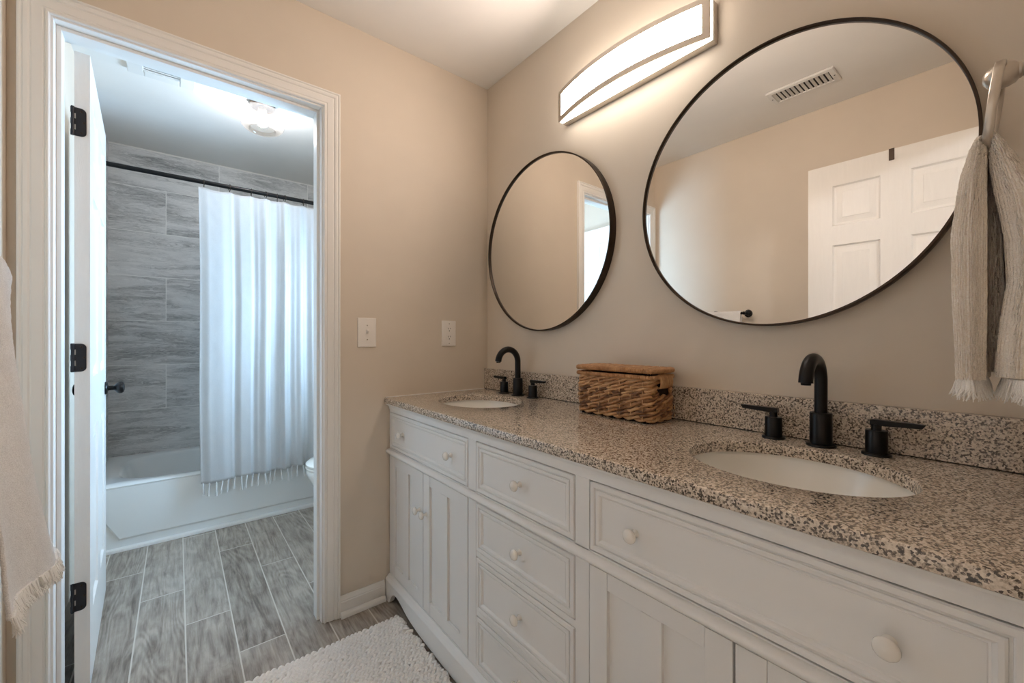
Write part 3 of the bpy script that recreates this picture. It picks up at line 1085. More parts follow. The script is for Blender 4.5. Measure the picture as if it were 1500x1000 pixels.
for dz in (0.0185, -0.0205):
    rc = MB()
    pts = [(-0.2325 + 0.0165 * math.cos(a) * 1.0, 1.164 + dz + max(-0.0125, min(0.0125, 0.0165 * math.sin(a)))) for a in [2 * PI * i / 28 for i in range(28)]]
    rc.prism(pts, 'y', -0.0064, -0.0080)
    ro = rc.build('receptacle', M_plate, ol, smooth=20)
    sl = MB()
    sl.box(-0.2325 - 0.0073, -0.0080, 1.164 + dz + 0.0005, -0.2325 - 0.0053, -0.0083, 1.164 + dz + 0.0085)
    sl.box(-0.2325 + 0.0053, -0.0080, 1.164 + dz + 0.0015, -0.2325 + 0.0073, -0.0083, 1.164 + dz + 0.0085)
    sl.lathe([(0.0026, 0.0), (0.0026, 0.0003)], (-0.2325, -0.0080, 1.164 + dz - 0.0065), '-y', 12)
    sl.build('slots', M_dark, ro, smooth=0)
for dz in (0.046, -0.049, ):
    MB().lathe([(0.0028, 0), (0.0022, 0.0010), (0, 0.0012)], (-0.2325, -0.0066, 1.164 + dz), '-y', 14).build('screw', M_steel, ol)

# ------------------------------------------------------------------ wicker basket
rnd = random.Random(5)
BX0, BX1, BY0, BY1 = -0.170, -0.036, -1.070, -0.770
bk_t = thing('wicker_basket', 'brown woven lidded basket on the counter between the sinks', 'basket', ((BX0 + BX1) / 2, (BY0 + BY1) / 2, ZT))


def rrect(x0, x1, y0, y1, r, step=0.004):
    pts = []
    def line(a, b_):
        L = math.hypot(b_[0] - a[0], b_[1] - a[1])
        n = max(1, int(L / step))
        for i in range(n):
            pts.append((a[0] + (b_[0] - a[0]) * i / n, a[1] + (b_[1] - a[1]) * i / n))
    def arc(cx, cy, a0):
        n = max(2, int(r * PI / 2 / step))
        for i in range(n):
            a = a0 + PI / 2 * i / n
            pts.append((cx + r * math.cos(a), cy + r * math.sin(a)))
    line((x1 - r, y1), (x0 + r, y1)); arc(x0 + r, y1 - r, PI / 2)
    line((x0, y1 - r), (x0, y0 + r)); arc(x0 + r, y0 + r, PI)
    line((x0 + r, y0), (x1 - r, y0)); arc(x1 - r, y0 + r, 1.5 * PI)
    line((x1, y0 + r), (x1, y1 - r)); arc(x1 - r, y1 - r, 0)
    return pts


wv = MB()
NR = 10
ZB0, ZB1 = ZT + 0.0125, 1.008
HOLE = (-0.128, -0.062)     # handle opening in the end that faces the camera side
for r_i in range(NR):
    zc = ZB0 + (ZB1 - ZB0) * r_i / (NR - 1)
    ins = 0.006 + 0.003 * abs(r_i / (NR - 1) - 0.5) * 2
    path = rrect(BX0 + ins, BX1 - ins, BY0 + ins, BY1 - ins, 0.014)
    L = len(path)
    hole = r_i in (6, 7, 8)
    if hole:
        k0 = next(i for i, p in enumerate(path) if abs(p[1] - (BY0 + ins)) < 1e-4 and p[0] > HOLE[1])
        path = path[k0:] + path[:k0]
        path = [p for p in path if not (abs(p[1] - (BY0 + ins)) < 2e-3 and HOLE[0] < p[0] < HOLE[1])]
    cxm, cym = (BX0 + BX1) / 2, (BY0 + BY1) / 2
    ph = rnd.uniform(0, 6.28)
    pitch = rnd.uniform(0.066, 0.088)
    for strand in (0, 1):
        pts, rad = [], []
        d = 0.0
        tone = rnd.random()
        for i, p in enumerate(path):
            if i:
                d += math.hypot(p[0] - path[i - 1][0], p[1] - path[i - 1][1])
            a = 2 * PI * d / pitch + ph + strand * PI
            # outward direction
            q = path[(i + 1) % len(path)] if i < len(path) - 1 else path[i - 1]
            nx, ny = (p[0] - cxm) / (BX1 - BX0), (p[1] - cym) / (BY1 - BY0)
            if abs(nx) > abs(ny): ox, oy = (1 if nx > 0 else -1), 0
            else: ox, oy = 0, (1 if ny > 0 else -1)
            wob = mnoise.noise(Vector((p[0] * 60, p[1] * 60, zc * 90 + strand * 7))) * 0.0016
            pts.append((p[0] + ox * (0.0036 * math.cos(a) + wob), p[1] + oy * (0.0036 * math.cos(a) + wob), zc + 0.0052 * math.sin(a) + wob))
            rad.append(0.0050 + 0.0012 * mnoise.noise(Vector((d * 45, strand * 5.0, r_i * 3.1))))
        wv.tube(pts, rad, 8, closed=not hole, tone=tone)
# stakes showing between the rows
for i in range(7):
    y = BY1 - 0.022 - i * 0.0415
    for r_i in range(i % 2, NR - 1, 2):
        z0 = ZB0 + (ZB1 - ZB0) * (r_i - 0.10) / (NR - 1)
        z1 = ZB0 + (ZB1 - ZB0) * (r_i + 0.75) / (NR - 1)
        wv.tube([(BX0 - 0.0030, y, z0), (BX0 - 0.0040, y, (z0 + z1) / 2), (BX0 - 0.0030, y, z1)], 0.0016, 6, tone=1.15)
for i in range(3):
    x = BX0 + 0.022 + i * 0.05
    for r_i in range(i % 2, 4, 2):
        z0 = ZB0 + (ZB1 - ZB0) * (r_i - 0.10) / (NR - 1)
        z1 = ZB0 + (ZB1 - ZB0) * (r_i + 0.75) / (NR - 1)
        wv.tube([(x, BY0 - 0.0030, z0), (x, BY0 - 0.0040, (z0 + z1) / 2), (x, BY0 - 0.0030, z1)], 0.0016, 6, tone=1.1)
wv.build('woven_body', M_wicker, bk_t, smooth=60, tones=True)


def wrapped_rim(mb, x0, x1, y0, y1, zc, rr, seed):
    """rim rope wrapped with short overlapping turns"""
    rg = random.Random(seed)
    path = rrect(x0, x1, y0, y1, 0.014, 0.0011)
    n = len(path)
    pts = [(p[0], p[1], zc + 0.0008 * mnoise.noise(Vector((p[0] * 40, p[1] * 40, seed)))) for p in path]
    rad = []
    ph, step = 0.0, 0.50
    for i in range(n):
        ph += step * rg.uniform(0.75, 1.25)
        rad.append(rr * (0.66 + 0.42 * abs(math.sin(ph)) ** 0.7))
    mb.tube(pts, rad, 10, closed=True, tone=0.75)


rm = MB()
wrapped_rim(rm, BX0 + 0.003, BX1 - 0.003, BY0 + 0.003, BY1 - 0.003, 1.0195, 0.0068, 3)
rm.build('rim', M_wicker, bk_t, smooth=60, tones=True)
inn = MB()
ip = rrect(BX0 + 0.012, BX1 - 0.012, BY0 + 0.012, BY1 - 0.012, 0.010, 0.01)
inn.loft([[(p[0], p[1], ZT + 0.001) for p in ip], [(p[0], p[1], 1.022) for p in ip]])
inn.build('dark_core', paint('basket_inside_shade', (0.018, 0.010, 0.006), 0.9), bk_t, smooth=0)  # solid near-black core, the hollow's shade put into its colour
hd = MB()
for i in range(13):
    x = HOLE[0] + 0.003 + (HOLE[1] - HOLE[0] - 0.006) * i / 12
    hd.tube([(x, BY0 + 0.008, 0.986), (x + 0.001, BY0 - 0.003, 0.989), (x, BY0 - 0.0055, 1.003), (x - 0.001, BY0 - 0.004, 1.017), (x, BY0 + 0.006, 1.026)], 0.0036, 7, tone=rnd.uniform(0.6, 1.1))
hd.build('handle', M_wicker, bk_t, smooth=60, tones=True)
lid = MB()
zl = 1.0395
LX0, LX1, LY_0, LY_1 = BX0 - 0.002, BX1 + 0.002, BY0 - 0.003, BY1 + 0.004
for i in range(9):
    f_ = i / 8
    x = LX0 + 0.016 + (LX1 - LX0 - 0.032) * f_
    for strand in (0, 1):
        pts, rad = [], []
        for k in range(64):
            y = LY_0 + 0.010 + (LY_1 - LY_0 - 0.020) * k / 63
            a = 2 * PI * (y / 0.052) + strand * PI + i * 1.3
            pts.append((x + 0.004 * math.cos(a), y, zl + 0.0005 + 0.003 * math.sin(a)))
            rad.append(0.0058)
        lid.tube(pts, rad, 7, tone=rnd.uniform(0.5, 1.0))
lid_o = lid.build('lid', M_wicker, bk_t, smooth=60, tones=True)
lr = MB()
wrapped_rim(lr, LX0 + 0.006, LX1 - 0.006, LY_0 + 0.006, LY_1 - 0.006, zl - 0.0005, 0.0080, 8)
lr.build('lid_rim', M_wicker, lid_o, smooth=60, tones=True)

# ------------------------------------------------------------------ towel ring with hand towel (right)
RX = -0.262
tr = thing('towel_ring', 'brushed nickel towel ring on the return wall at the right edge', 'towel ring', (RX, YE, 1.41))
po = MB()
po.lathe([(0.026, 0.0005), (0.026, 0.006), (0.022, 0.010), (0.0105, 0.013), (0.0095, 0.020), (0.0095, 0.040), (0.0115, 0.0415), (0.0115, 0.044)], (RX, YE, 1.546), 'y', 28)
po.build('post', M_nickel, tr, smooth=40)
hb = MB()
hb.lathe([(0.0110, 0.0), (0.0155, 0.004), (0.0185, 0.011), (0.0190, 0.018), (0.0175, 0.026), (0.0130, 0.033), (0.0060, 0.0375), (0.0, 0.038)], (RX, YE + 0.0435, 1.546), 'y', 28)
hb.build('finial', M_nickel, tr, smooth=60)
rg_ = MB()
pts = []
zt_, zb_ = 1.556, 1.424
for (x, z) in [(-0.016, zt_), (0.016, zt_)]:
    pass
hw = 0.074
loop2 = [(0, zt_), (0.024, zt_ - 0.001), (0.044, zt_ - 0.008), (0.060, zt_ - 0.024), (hw, zt_ - 0.060), (hw, zb_ + 0.045), (hw - 0.010, zb_ + 0.016), (hw - 0.026, zb_ + 0.003), (hw - 0.045, zb_), (0, zb_ - 0.001)]
loop2 = loop2 + [(-x, z) for x, z in loop2[-2:0:-1]]
for x, z in loop2:
    tt = (zt_ - z) / (zt_ - zb_)
    pts.append((RX + x, -1.757 + (0.997 + x) * (0.0186 + 0.0155 * tt), z))
loops = []
for i in range(len(pts)):
    p, q0, q1 = Vector(pts[i]), Vector(pts[i - 1]), Vector(pts[(i + 1) % len(pts)])
    tg_ = (q1 - q0).normalized()
    bn = Vector((0, 1, 0)) - tg_ * tg_.y
    bn.normalize()
    nm = tg_.cross(bn)
    loops.append([p + nm * a_ * 0.0034 + bn * b__ * 0.0056 for a_, b__ in ((-1, -0.75), (-0.6, -1), (0.6, -1), (1, -0.75), (1, 0.75), (0.6, 1), (-0.6, 1), (-1, 0.75))])
loops.append(loops[0])
rg_.loft(loops, True, False, False)
rg_.build('ring', M_nickel, tr, smooth=60)


def towel_lobe(mb, sections, nx=56, xc=RX, rib=64, amp=0.0036, seed=0, jit=0.0006):
    """closed hanging fold: sections = (z, y_in, y_out, half width in x)"""
    rg = random.Random(seed)
    loops = []
    K = len(sections)
    sub = 5
    secs = []
    for i in range(K - 1):
        for s_ in range(sub * 3):
            t_ = s_ / (sub * 3)
            secs.append([sections[i][q] + (sections[i + 1][q] - sections[i][q]) * t_ for q in range(4)])
    secs.append(list(sections[-1]))
    n = 320
    for (z, ya, yb, hx) in secs:
        yc, hy = (ya + yb) / 2, abs(yb - ya) / 2
        l = []
        for j in range(n):
            a = 2 * PI * j / n
            ca, sa = math.cos(a), math.sin(a)
            ex = math.copysign(abs(ca) ** 0.7, ca)
            ey = math.copysign(abs(sa) ** 0.7, sa)
            fold = 1 + 0.16 * math.sin(5 * a + seed) * min(1, hx / 0.05) + 0.07 * math.sin(9 * a + 2 * z + seed)
            rb = amp * 0.5 * abs(math.sin(rib * a / 2))
            x = xc + ex * hx * (1 + 0.05 * math.sin(7 * z + a)) + ca * rb
            y = yc + ey * hy * fold + sa * rb
            x += rg.uniform(-jit, jit)
            y += rg.uniform(-jit, jit)
            l.append((x, y, z + rg.uniform(-jit, jit)))
        loops.append(l)
    mb.loft(loops)


tw = thing('hand_towel', 'beige terry hand towel draped through the nickel towel ring', 'towel', (RX, -1.725, 1.05))
l1 = MB()
towel_lobe(l1, [(1.444, -1.7240, -1.7140, 0.050), (1.425, -1.7245, -1.7070, 0.060), (1.38, -1.7245, -1.6960, 0.070), (1.30, -1.7250, -1.6870, 0.078), (1.20, -1.7250, -1.6880, 0.082), (1.12, -1.7240, -1.6915, 0.083), (1.075, -1.7240, -1.6925, 0.084)], seed=1)
l1.build('front_fold', M_towel, tw, smooth=80)
l2 = MB()
towel_lobe(l2, [(1.452, -1.7300, -1.7250, 0.050), (1.435, -1.7400, -1.7262, 0.058), (1.39, -1.7600, -1.7300, 0.066), (1.34, -1.7800, -1.7370, 0.072), (1.28, -1.7880, -1.7455, 0.076), (1.22, -1.7890, -1.7470, 0.080), (1.16, -1.7890, -1.7400, 0.083), (1.11, -1.7885, -1.7365, 0.084), (1.080, -1.7870, -1.7360, 0.084)], seed=4)
l2.build('back_fold', M_towel, tw, smooth=80)
l3 = MB()
towel_lobe(l3, [(1.420, -1.7290, -1.7235, 0.035), (1.30, -1.7380, -1.7235, 0.040), (1.16, -1.7420, -1.7235, 0.042), (1.085, -1.7400, -1.7240, 0.044)], seed=7, xc=RX + 0.028)
l3.build('inner_fold', M_towel, tw, smooth=80)


def fringe(pts_dir, seed, length=0.026, r=0.0011):
    rg = random.Random(seed)
    m_ = MB()
    for (p, out) in pts_dir:
        p = Vector(p)
        d = Vector(out)
        q1 = p + d * 0.35 * length + Vector((rg.uniform(-.003, .003), rg.uniform(-.003, .003), -0.45 * length))
        q2 = p + d * 0.6 * length + Vector((rg.uniform(-.007, .007), rg.uniform(-.006, .006), -length * rg.uniform(0.75, 1.15)))
        m_.tube([p + Vector((0, 0, 0.004)), q1, q2], [r, r * 0.9, r * 0.5], 5)
    return m_


rg = random.Random(2)
pd = []
for k in range(230):
    a = rg.uniform(0, 2 * PI)
    pd.append(((RX + 0.080 * math.cos(a), -1.7085 + 0.0150 * math.sin(a), 1.074), (0.1 * math.cos(a), 0.25 * math.sin(a), 0)))
for k in range(200):
    a = rg.uniform(0, 2 * PI)
    pd.append(((RX + 0.080 * math.cos(a), -1.7620 + 0.0220 * math.sin(a), 1.074), (0.1 * math.cos(a), 0.25 * math.sin(a), 0)))
fr_o = fringe(pd, 3, 0.028).build('fringe', M_fringe, tw, smooth=60)
tag(fr_o, 'cream knotted-yarn fringe', None, None, 'stuff')

# ------------------------------------------------------------------ towel bar with bath towel (left)
BXB, BZ = -1.552, 1.300
tb = thing('towel_bar', 'black towel bar on the left wall, its ball end seen in the large mirror', 'towel bar', (XL, -0.5, BZ))
MB().tube([(BXB, -0.448, BZ), (BXB, -0.672, BZ)], 0.0075, 16).build('bar', M_black, tb)
for y, sy in ((-0.458, None), (-0.664, '-y')):
    po = MB().lathe([(0.024, 0.0005), (0.024, 0.006), (0.019, 0.009), (0.009, 0.012), (0.008, 0.062), (0.0095, 0.066), (0.0105, 0.073), (0.0085, 0.080), (0.0, 0.084)], (XL, y, BZ), 'x', 26).build('post', M_black, tb, smooth=50)
    if sy:
        MB().lathe([(0.0075, 0.004), (0.0075, 0.012), (0.0120, 0.015), (0.0165, 0.022), (0.0175, 0.030), (0.0155, 0.038), (0.0095, 0.045), (0.0, 0.0475)], (BXB, y, BZ), sy, 24).build('finial', M_black, po, smooth=50)
bt_ = thing('bath_towel', 'cream terry bath towel with fringed hem over the black towel bar at left', 'towel', (-1.53, -0.5, 0.62))


def bt_sheet(front, U=70, V=120):
    rg = random.Random(11 if front else 12)
    rows = []
    for iv in range(V + 1):
        v = iv / V
        row = []
        for iu in range(U + 1):
            u = iu / U
            zb = 0.655 - 0.035 * u if front else 0.70
            if v < 0.06:
                a = v / 0.06 * PI / 2
                z = BZ + 0.0125 * math.cos(a) - 0.030 * max(0, (u - 0.72) / 0.28) ** 2
                x = BXB + (0.0125 * math.sin(a)) * (1 if front else -1)
            else:
                t_ = (v - 0.06) / 0.94
                z = BZ - (BZ - zb) * t_ - 0.030 * max(0, (u - 0.72) / 0.28) ** 2 * (1 - t_)
                flare = 0.050 * t_ ** 1.1 if front else -0.012 * t_
                x = BXB + (0.0125 if front else -0.0125) + flare
                x += (0.011 * math.sin(u * 9.5 + 0.8 + 1.2 * t_) * min(1, t_ * 2.2) if front else 0.004 * math.sin(u * 11))
            t_ = max(0, (v - 0.06) / 0.94)
            y0_ = -0.648 - 0.02 * t_
            if front:
                y1_ = -0.368 - 0.016 * math.sin(min(1, t_ / 0.5) * PI) + 0.118 * max(0, (t_ - 0.52) / 0.48) ** 1.7
                x += 0.012 * max(0, (t_ - 0.5) / 0.5) * u
            else:
                y1_ = -0.372 + 0.01 * t_
            y = y0_ + (y1_ - y0_) * u
            if front and u > 0.9:
                x -= 0.018 * ((u - 0.9) / 0.1) ** 2 * min(1, t_ * 3)
            j_ = 0.0009
            row.append((x + rg.uniform(-j_, j_), y + rg.uniform(-j_, j_), z + rg.uniform(-j_, j_)))
        rows.append(row)
    return rows


fs_rows = bt_sheet(True)
f_m = MB().grid(fs_rows)
fo = f_m.build('front_sheet', M_towel2, bt_, smooth=80)
md = fo.modifiers.new('thick', 'SOLIDIFY')
md.thickness = 0.006
md.offset = -1
b_m = MB().grid(bt_sheet(False))
bo = b_m.build('back_sheet', M_towel2, bt_, smooth=80)
md = bo.modifiers.new('thick', 'SOLIDIFY')
md.thickness = 0.005
md.offset = 0
rg = random.Random(4)
pd = []
last = fs_rows[-1]
for k in range(520):
    q = rg.uniform(0, len(last) - 1.001)
    i = int(q)
    p = Vector(last[i]).lerp(Vector(last[i + 1]), q - i)
    pd.append(((p.x + rg.uniform(-.003, .003), p.y, p.z), (0.25, 0.35, 0)))
# the hem's short end yarns along the far edge
fr2 = fringe(pd, 6, 0.034, 0.0017).build('fringe', M_fringe, bt_, smooth=60)
tag(fr2, 'cream yarn fringe along the hem', None, None, 'stuff')

# ------------------------------------------------------------------ knitted bath mat
mat_x0, mat_x1, mat_y0, mat_y1 = -1.17, -0.560, -1.02, -0.170
rg = random.Random(9)
rug = MB()
rug.box(mat_x0 + 0.006, mat_y0 + 0.004, 0.001, mat_x1 - 0.008, mat_y1 - 0.003, 0.006)
PR = 0.0245
NR_ = int((mat_y1 - mat_y0) / PR)
for r_ in range(NR_):
    yc = mat_y1 - PR * (r_ + 0.5)
    ph = rg.uniform(0, 6.28)
    pit = rg.uniform(0.050, 0.064)
    xe = mat_x1 + rg.uniform(-0.010, 0.004)
    n_ = 235
    for k in range(3):
        pts, rad = [], []
        for i in range(n_):
            x = mat_x0 + (xe - mat_x0) * i / (n_ - 1)
            wob = 0.0035 * mnoise.noise(Vector((x * 11, yc * 11, 1.7)))
            t_ = 2 * PI * x / pit + ph + 2 * PI * k / 3 + 2.2 * mnoise.noise(Vector((x * 16, yc * 30, 4.0)))
            pts.append((x, yc + wob + 0.0094 * math.sin(t_), 0.0135 + 0.0064 * math.sin(2 * t_) + 0.0015 * mnoise.noise(Vector((x * 25, yc * 25, 7)))))
            rad.append(0.0064 + 0.0012 * mnoise.noise(Vector((x * 60, k, r_))))
        rug.tube(pts, rad, 7)
tag(rug.build('bath_mat', M_rug, None, origin=((mat_x0 + mat_x1) / 2, (mat_y0 + mat_y1) / 2, 0.0), smooth=80), 'cream chunky knitted bath mat on the floor in front of the vanity', 'bath mat')

# ------------------------------------------------------------------ bathtub
TX0, TX1, TY0, TY1, TZ = XL + 0.013, XR - 0.001, 1.275, YB - 0.001, 0.352
tub = thing('bathtub', 'white alcove bathtub with a panelled apron below the tile wall', 'bathtub', ((TX0 + TX1) / 2, (TY0 + TY1) / 2, 0))
m_ = MB()
N = 96


def superloop(x0, x1, y0, y1, e, z, n=N):
    cx, cy_ = (x0 + x1) / 2, (y0 + y1) / 2
    l = []
    for i in range(n):
        a = 2 * PI * i / n
        c, s_ = math.cos(a), math.sin(a)
        l.append((cx + math.copysign(abs(c) ** (2 / e), c) * (x1 - x0) / 2, cy_ + math.copysign(abs(s_) ** (2 / e), s_) * (y1 - y0) / 2, z))
    return l


def rectloop(x0, x1, y0, y1, z, n=N):
    cx, cy_ = (x0 + x1) / 2, (y0 + y1) / 2
    l = []
    for i in range(n):
        a = 2 * PI * i / n
        c, s_ = math.cos(a), math.sin(a)
        t_ = 1 / max(abs(c), abs(s_))
        l.append((cx + c * t_ * (x1 - x0) / 2, cy_ + s_ * t_ * (y1 - y0) / 2, z))
    return l


IX0, IX1, IY0, IY1 = TX0 + 0.085, TX1 - 0.085, TY0 + 0.070, TY1 - 0.055
loops = [rectloop(TX0, TX1, TY0 + 0.008, TY1, TZ - 0.02), rectloop(TX0, TX1, TY0 + 0.001, TY1, TZ - 0.006), rectloop(TX0 + 0.001, TX1 - 0.001, TY0 + 0.008, TY1 - 0.001, TZ),
         superloop(IX0, IX1, IY0, IY1, 5, TZ), superloop(IX0 + 0.006, IX1 - 0.006, IY0 + 0.006, IY1 - 0.006, 5, TZ - 0.004),
         superloop(IX0 + 0.016, IX1 - 0.016, IY0 + 0.012, IY1 - 0.012, 4.5, TZ - 0.02), superloop(IX0 + 0.045, IX1 - 0.03, IY0 + 0.026, IY1 - 0.026, 4, TZ - 0.12),
         superloop(IX0 + 0.10, IX1 - 0.05, IY0 + 0.045, IY1 - 0.045, 3.6, 0.13), superloop(IX0 + 0.15, IX1 - 0.08, IY0 + 0.08, IY1 - 0.08, 3.2, 0.10), superloop(IX0 + 0.35, IX1 - 0.25, IY0 + 0.16, IY1 - 0.16, 3, 0.095)]
m_.loft(loops, True, False, True)
m_.build('basin', M_tub, tub, smooth=45)
# apron: a proud panel whose lower left corner is cut on a slant, stepping back to a recessed border
ap = MB()
zt_ = TZ - 0.016
xa = [TX0, TX0 + 0.14, TX1]
PZ = [(TX0 + 0.004, 0.268), (TX0 + 0.112, 0.068), (TX1 - 0.112, 0.068), (TX1 - 0.004, 0.268), (TX1 - 0.004, zt_), (TX0 + 0.004, zt_)]
OZ = [(TX0, 0.262), (TX0 + 0.108, 0.056), (TX1 - 0.108, 0.056), (TX1, 0.262), (TX1, zt_), (TX0, zt_)]
ap.loft([[(x, TY0 + 0.012, z) for x, z in OZ], [(x, TY0 + 0.003, z) for x, z in PZ]], True, False, True)
ap.box(TX0, TY0 + 0.012, 0.0, TX1, TY0 + 0.03, zt_)
ap.build('apron', M_tub, tub, smooth=25)
struct(MB().prism([(TY0 + 0.0118, 0.0005), (TY0 - 0.012, 0.0005), (TY0 - 0.012, 0.006), (TY0 - 0.007, 0.015), (TY0 + 0.004, 0.019), (TY0 + 0.0118, 0.019)], 'x', TX0, TX1), 'trim_2', M_trim, 'white quarter-round strip along the foot of the bathtub', 'trim', smooth=30)

struct(MB().box(XL + 0.012, YB - 0.004, ZC - 0.009, XR - 0.0005, YB - 0.0002, ZC - 0.0005), 'trim_3', M_trim, 'white caulk line where the tub wall tile meets the ceiling', 'trim', smooth=0)

# ------------------------------------------------------------------ shower rod, rings, curtain
RODY, RODZ = 1.240, 2.050
rod = thing('shower_rod', 'black shower curtain rod spanning the tub alcove', 'shower rod', ((XL + XR) / 2, RODY, RODZ))
MB().tube([(XL + 0.001, RODY, RODZ), (XR - 0.001, RODY, RODZ)], 0.0125, 20).build('pole', M_black, rod)
for x, ax in ((XL + 0.0005, 'x'), (XR - 0.0005, '-x')):
    MB().lathe([(0.030, 0), (0.030, 0.004), (0.022, 0.012), (0.0165, 0.02), (0.0165, 0.035)], (x, RODY, RODZ), ax, 24).build('flange', M_black, rod)
hook_x = [-1.140, -1.017, -0.906, -0.828, -0.764, -0.722, -0.612, -0.51, -0.42, -0.33, -0.24, -0.15]
CT, CB = 2.018, 0.300


FOLDS = [(-1.18, .004), (-1.166, .0), (-1.12, -.018), (-1.06, -.023), (-1.012, -.010), (-.996, .008), (-.962, -.014), (-.915, -.013), (-.895, .012), (-.87, -.002), (-.832, -.026), (-.815, -.012), (-.80, .018), (-.77, .022),
         (-.747, .004), (-.726, -.026), (-.706, -.012), (-.69, .012), (-.662, -.004), (-.632, -.022), (-.612, .004), (-.592, .016), (-.56, -.012), (-.53, -.022), (-.50, .01), (-.47, .018), (-.43, -.02), (-.39, -.014), (-.36, .016),
         (-.32, -.006), (-.29, -.022), (-.25, .014), (-.21, -.016), (-.17, .012), (-.13, -.018), (-.09, .0)]


def curtain_y(x, v):
    """fold depth at position x, height fraction v (0 top .. 1 hem)"""
    q = x + 0.006 * math.sin(3.1 * v + x * 9) * v
    for (xa, ya), (xb, yb) in zip(FOLDS[:-1], FOLDS[1:]):
        if xa <= q <= xb:
            t_ = (q - xa) / (xb - xa)
            t_ = t_ * t_ * (3 - 2 * t_)
            w_ = ya + (yb - ya) * t_
            break
    else:
        w_ = 0.0
    return w_ * (0.62 + 0.22 * v) + 0.003 * math.sin(7 * v + x * 11) + 0.0025 * mnoise.noise(Vector((x * 9, v * 5, 0.5)))


cu = thing('shower_curtain', 'white cotton shower curtain with tasselled hem hanging over the tub', 'shower curtain', (-0.64, RODY, CB))
rows = []
CX0, CX1 = -1.166, -0.105
NXC, NZC = 420, 90
for iz in range(NZC + 1):
    v = iz / NZC
    row = []
    for ix in range(NXC + 1):
        u = ix / NXC
        x = CX0 + (CX1 - CX0) * u
        near = min(abs(x - h) for h in hook_x)
        sag = 0.0
        for a, b_ in zip(hook_x[:-1], hook_x[1:]):
            if a <= x <= b_:
                sag = 0.010 * math.sin(PI * (x - a) / (b_ - a)) * (b_ - a) / 0.12
        z = CT - sag * (1 - v) ** 6 - (CT - CB) * v
        z += -0.0035 * math.sin(2 * PI * (x + 1.16) / 0.27) * v + 0.012 * (x - CX0) * v
        xx = x + 0.012 * v * (1 - u) + 0.004 * math.sin(6 * v) * (1 - u)
        y = RODY + curtain_y(x, v) * (0.45 + 0.55 * min(1, v * 6)) - 0.004 + 0.0012 * mnoise.noise(Vector((x * 25, v * 40, 2)))
        row.append((xx, y - 0.022 * v, z))
    rows.append(row)
co = MB().grid(rows).build('cloth', M_curtain, cu, smooth=80)
md = co.modifiers.new('thick', 'SOLIDIFY')
md.thickness = 0.0012
last = rows[-1]
n_t = 34
rg = random.Random(21)
for k in range(n_t):
    u = (k + 0.35) / n_t * (len(last) - 1)
    p = Vector(last[int(u)])
    ln = rg.uniform(0.062, 0.080)
    sx, sy = rg.uniform(-0.008, 0.008), rg.uniform(-0.004, 0.004)
    pts = [p + Vector((0, 0, 0.004)), p + Vector((sx * 0.4, sy * 0.3, -0.25 * ln)), p + Vector((sx * 0.8, sy, -0.6 * ln)), p + Vector((sx, sy, -0.84 * ln)), p + Vector((sx * 1.05, sy, -0.90 * ln)), p + Vector((sx * 1.1, sy, -ln))]
    MB().tube(pts, [0.0036, 0.0042, 0.0038, 0.0066, 0.0042, 0.0060], 7).build('tassel', M_tassel, cu, smooth=70)
# curtain rings: an open wire loop over the rod with a small hook into the cloth
ring_label = ['bronze curtain ring at the open edge of the white curtain', 'second bronze curtain ring from the curtain\'s open edge', 'third bronze curtain ring from the curtain\'s open edge', 'fourth bronze curtain ring from the curtain\'s open edge',
              'fifth bronze curtain ring from the curtain\'s open edge', 'sixth bronze curtain ring from the curtain\'s open edge', 'seventh bronze curtain ring from the curtain\'s open edge']
pts = []
for i in range(22):
    a = R(-60) + R(300) * i / 21
    pts.append((0.003 * math.sin(a * 0.5), 0.0165 * math.cos(a), 0.0165 * math.sin(a) - 0.002))
pts += [(0.001, -0.003, -0.030), (0, 0.004, -0.041), (0, 0.009, -0.036)]
first = MB().tube(pts, 0.0021, 7).build('curtain_ring', M_bronze, None, smooth=60)
for i, x in enumerate(hook_x[:7]):
    o = first if i == 0 else first.copy()
    if i:
        C.objects.link(o)
    o.location = (x, RODY, RODZ)
    o.rotation_euler = (0, 0, R((-12, 8, -6, 14, -18, 10, -8)[i]))
    tag(o, ring_label[i], 'curtain ring', 'curtain rings on the black rod')

# ------------------------------------------------------------------ toilet (only its front edge shows past the casing)
to = thing('toilet', 'white toilet in the tub room, just past the right door casing', 'toilet', (-0.40, 0.80, 0))
tcx, tcy = -0.45, 0.80


def egg(sc_x, sc_y, z, x_front=-0.690, x_back=-0.28, n=56):
    l = []
    xm = x_back - 0.04 + (-0.10)
    for i in range(n):
        a = 2 * PI * i / n
        c, s_ = math.cos(a), math.sin(a)
        cx = -0.46
        rx = (cx - x_front) if c < 0 else (x_back - cx)
        l.append((cx + c * rx * sc_x, tcy + s_ * 0.185 * sc_y, z))
    return l


b_ = MB()
b_.loft([egg(0.62, 0.58, 0.001), egg(0.60, 0.55, 0.05), egg(0.56, 0.50, 0.12), egg(0.64, 0.62, 0.20), egg(0.84, 0.86, 0.29), egg(0.97, 0.99, 0.355), egg(0.99, 1.0, 0.378), egg(0.97, 0.98, 0.384), egg(0.72, 0.70, 0.384), egg(0.66, 0.64, 0.34), egg(0.4, 0.38, 0.22)])
b_.box(-0.33, tcy - 0.10, 0.001, -0.12, tcy + 0.10, 0.33)
b_.build('bowl', M_porc, to, smooth=50)
MB().loft([egg(0.95, 0.97, 0.388), egg(1.0, 1.02, 0.390), egg(1.01, 1.03, 0.399), egg(0.99, 1.0, 0.404)]).build('seat', M_porc, to, smooth=50)
MB().loft([egg(0.96, 0.98, 0.408), egg(1.0, 1.02, 0.410), egg(1.005, 1.025, 0.420), egg(0.96, 0.98, 0.427), egg(0.6, 0.6, 0.431)]).build('lid', M_porc, to, smooth=50)
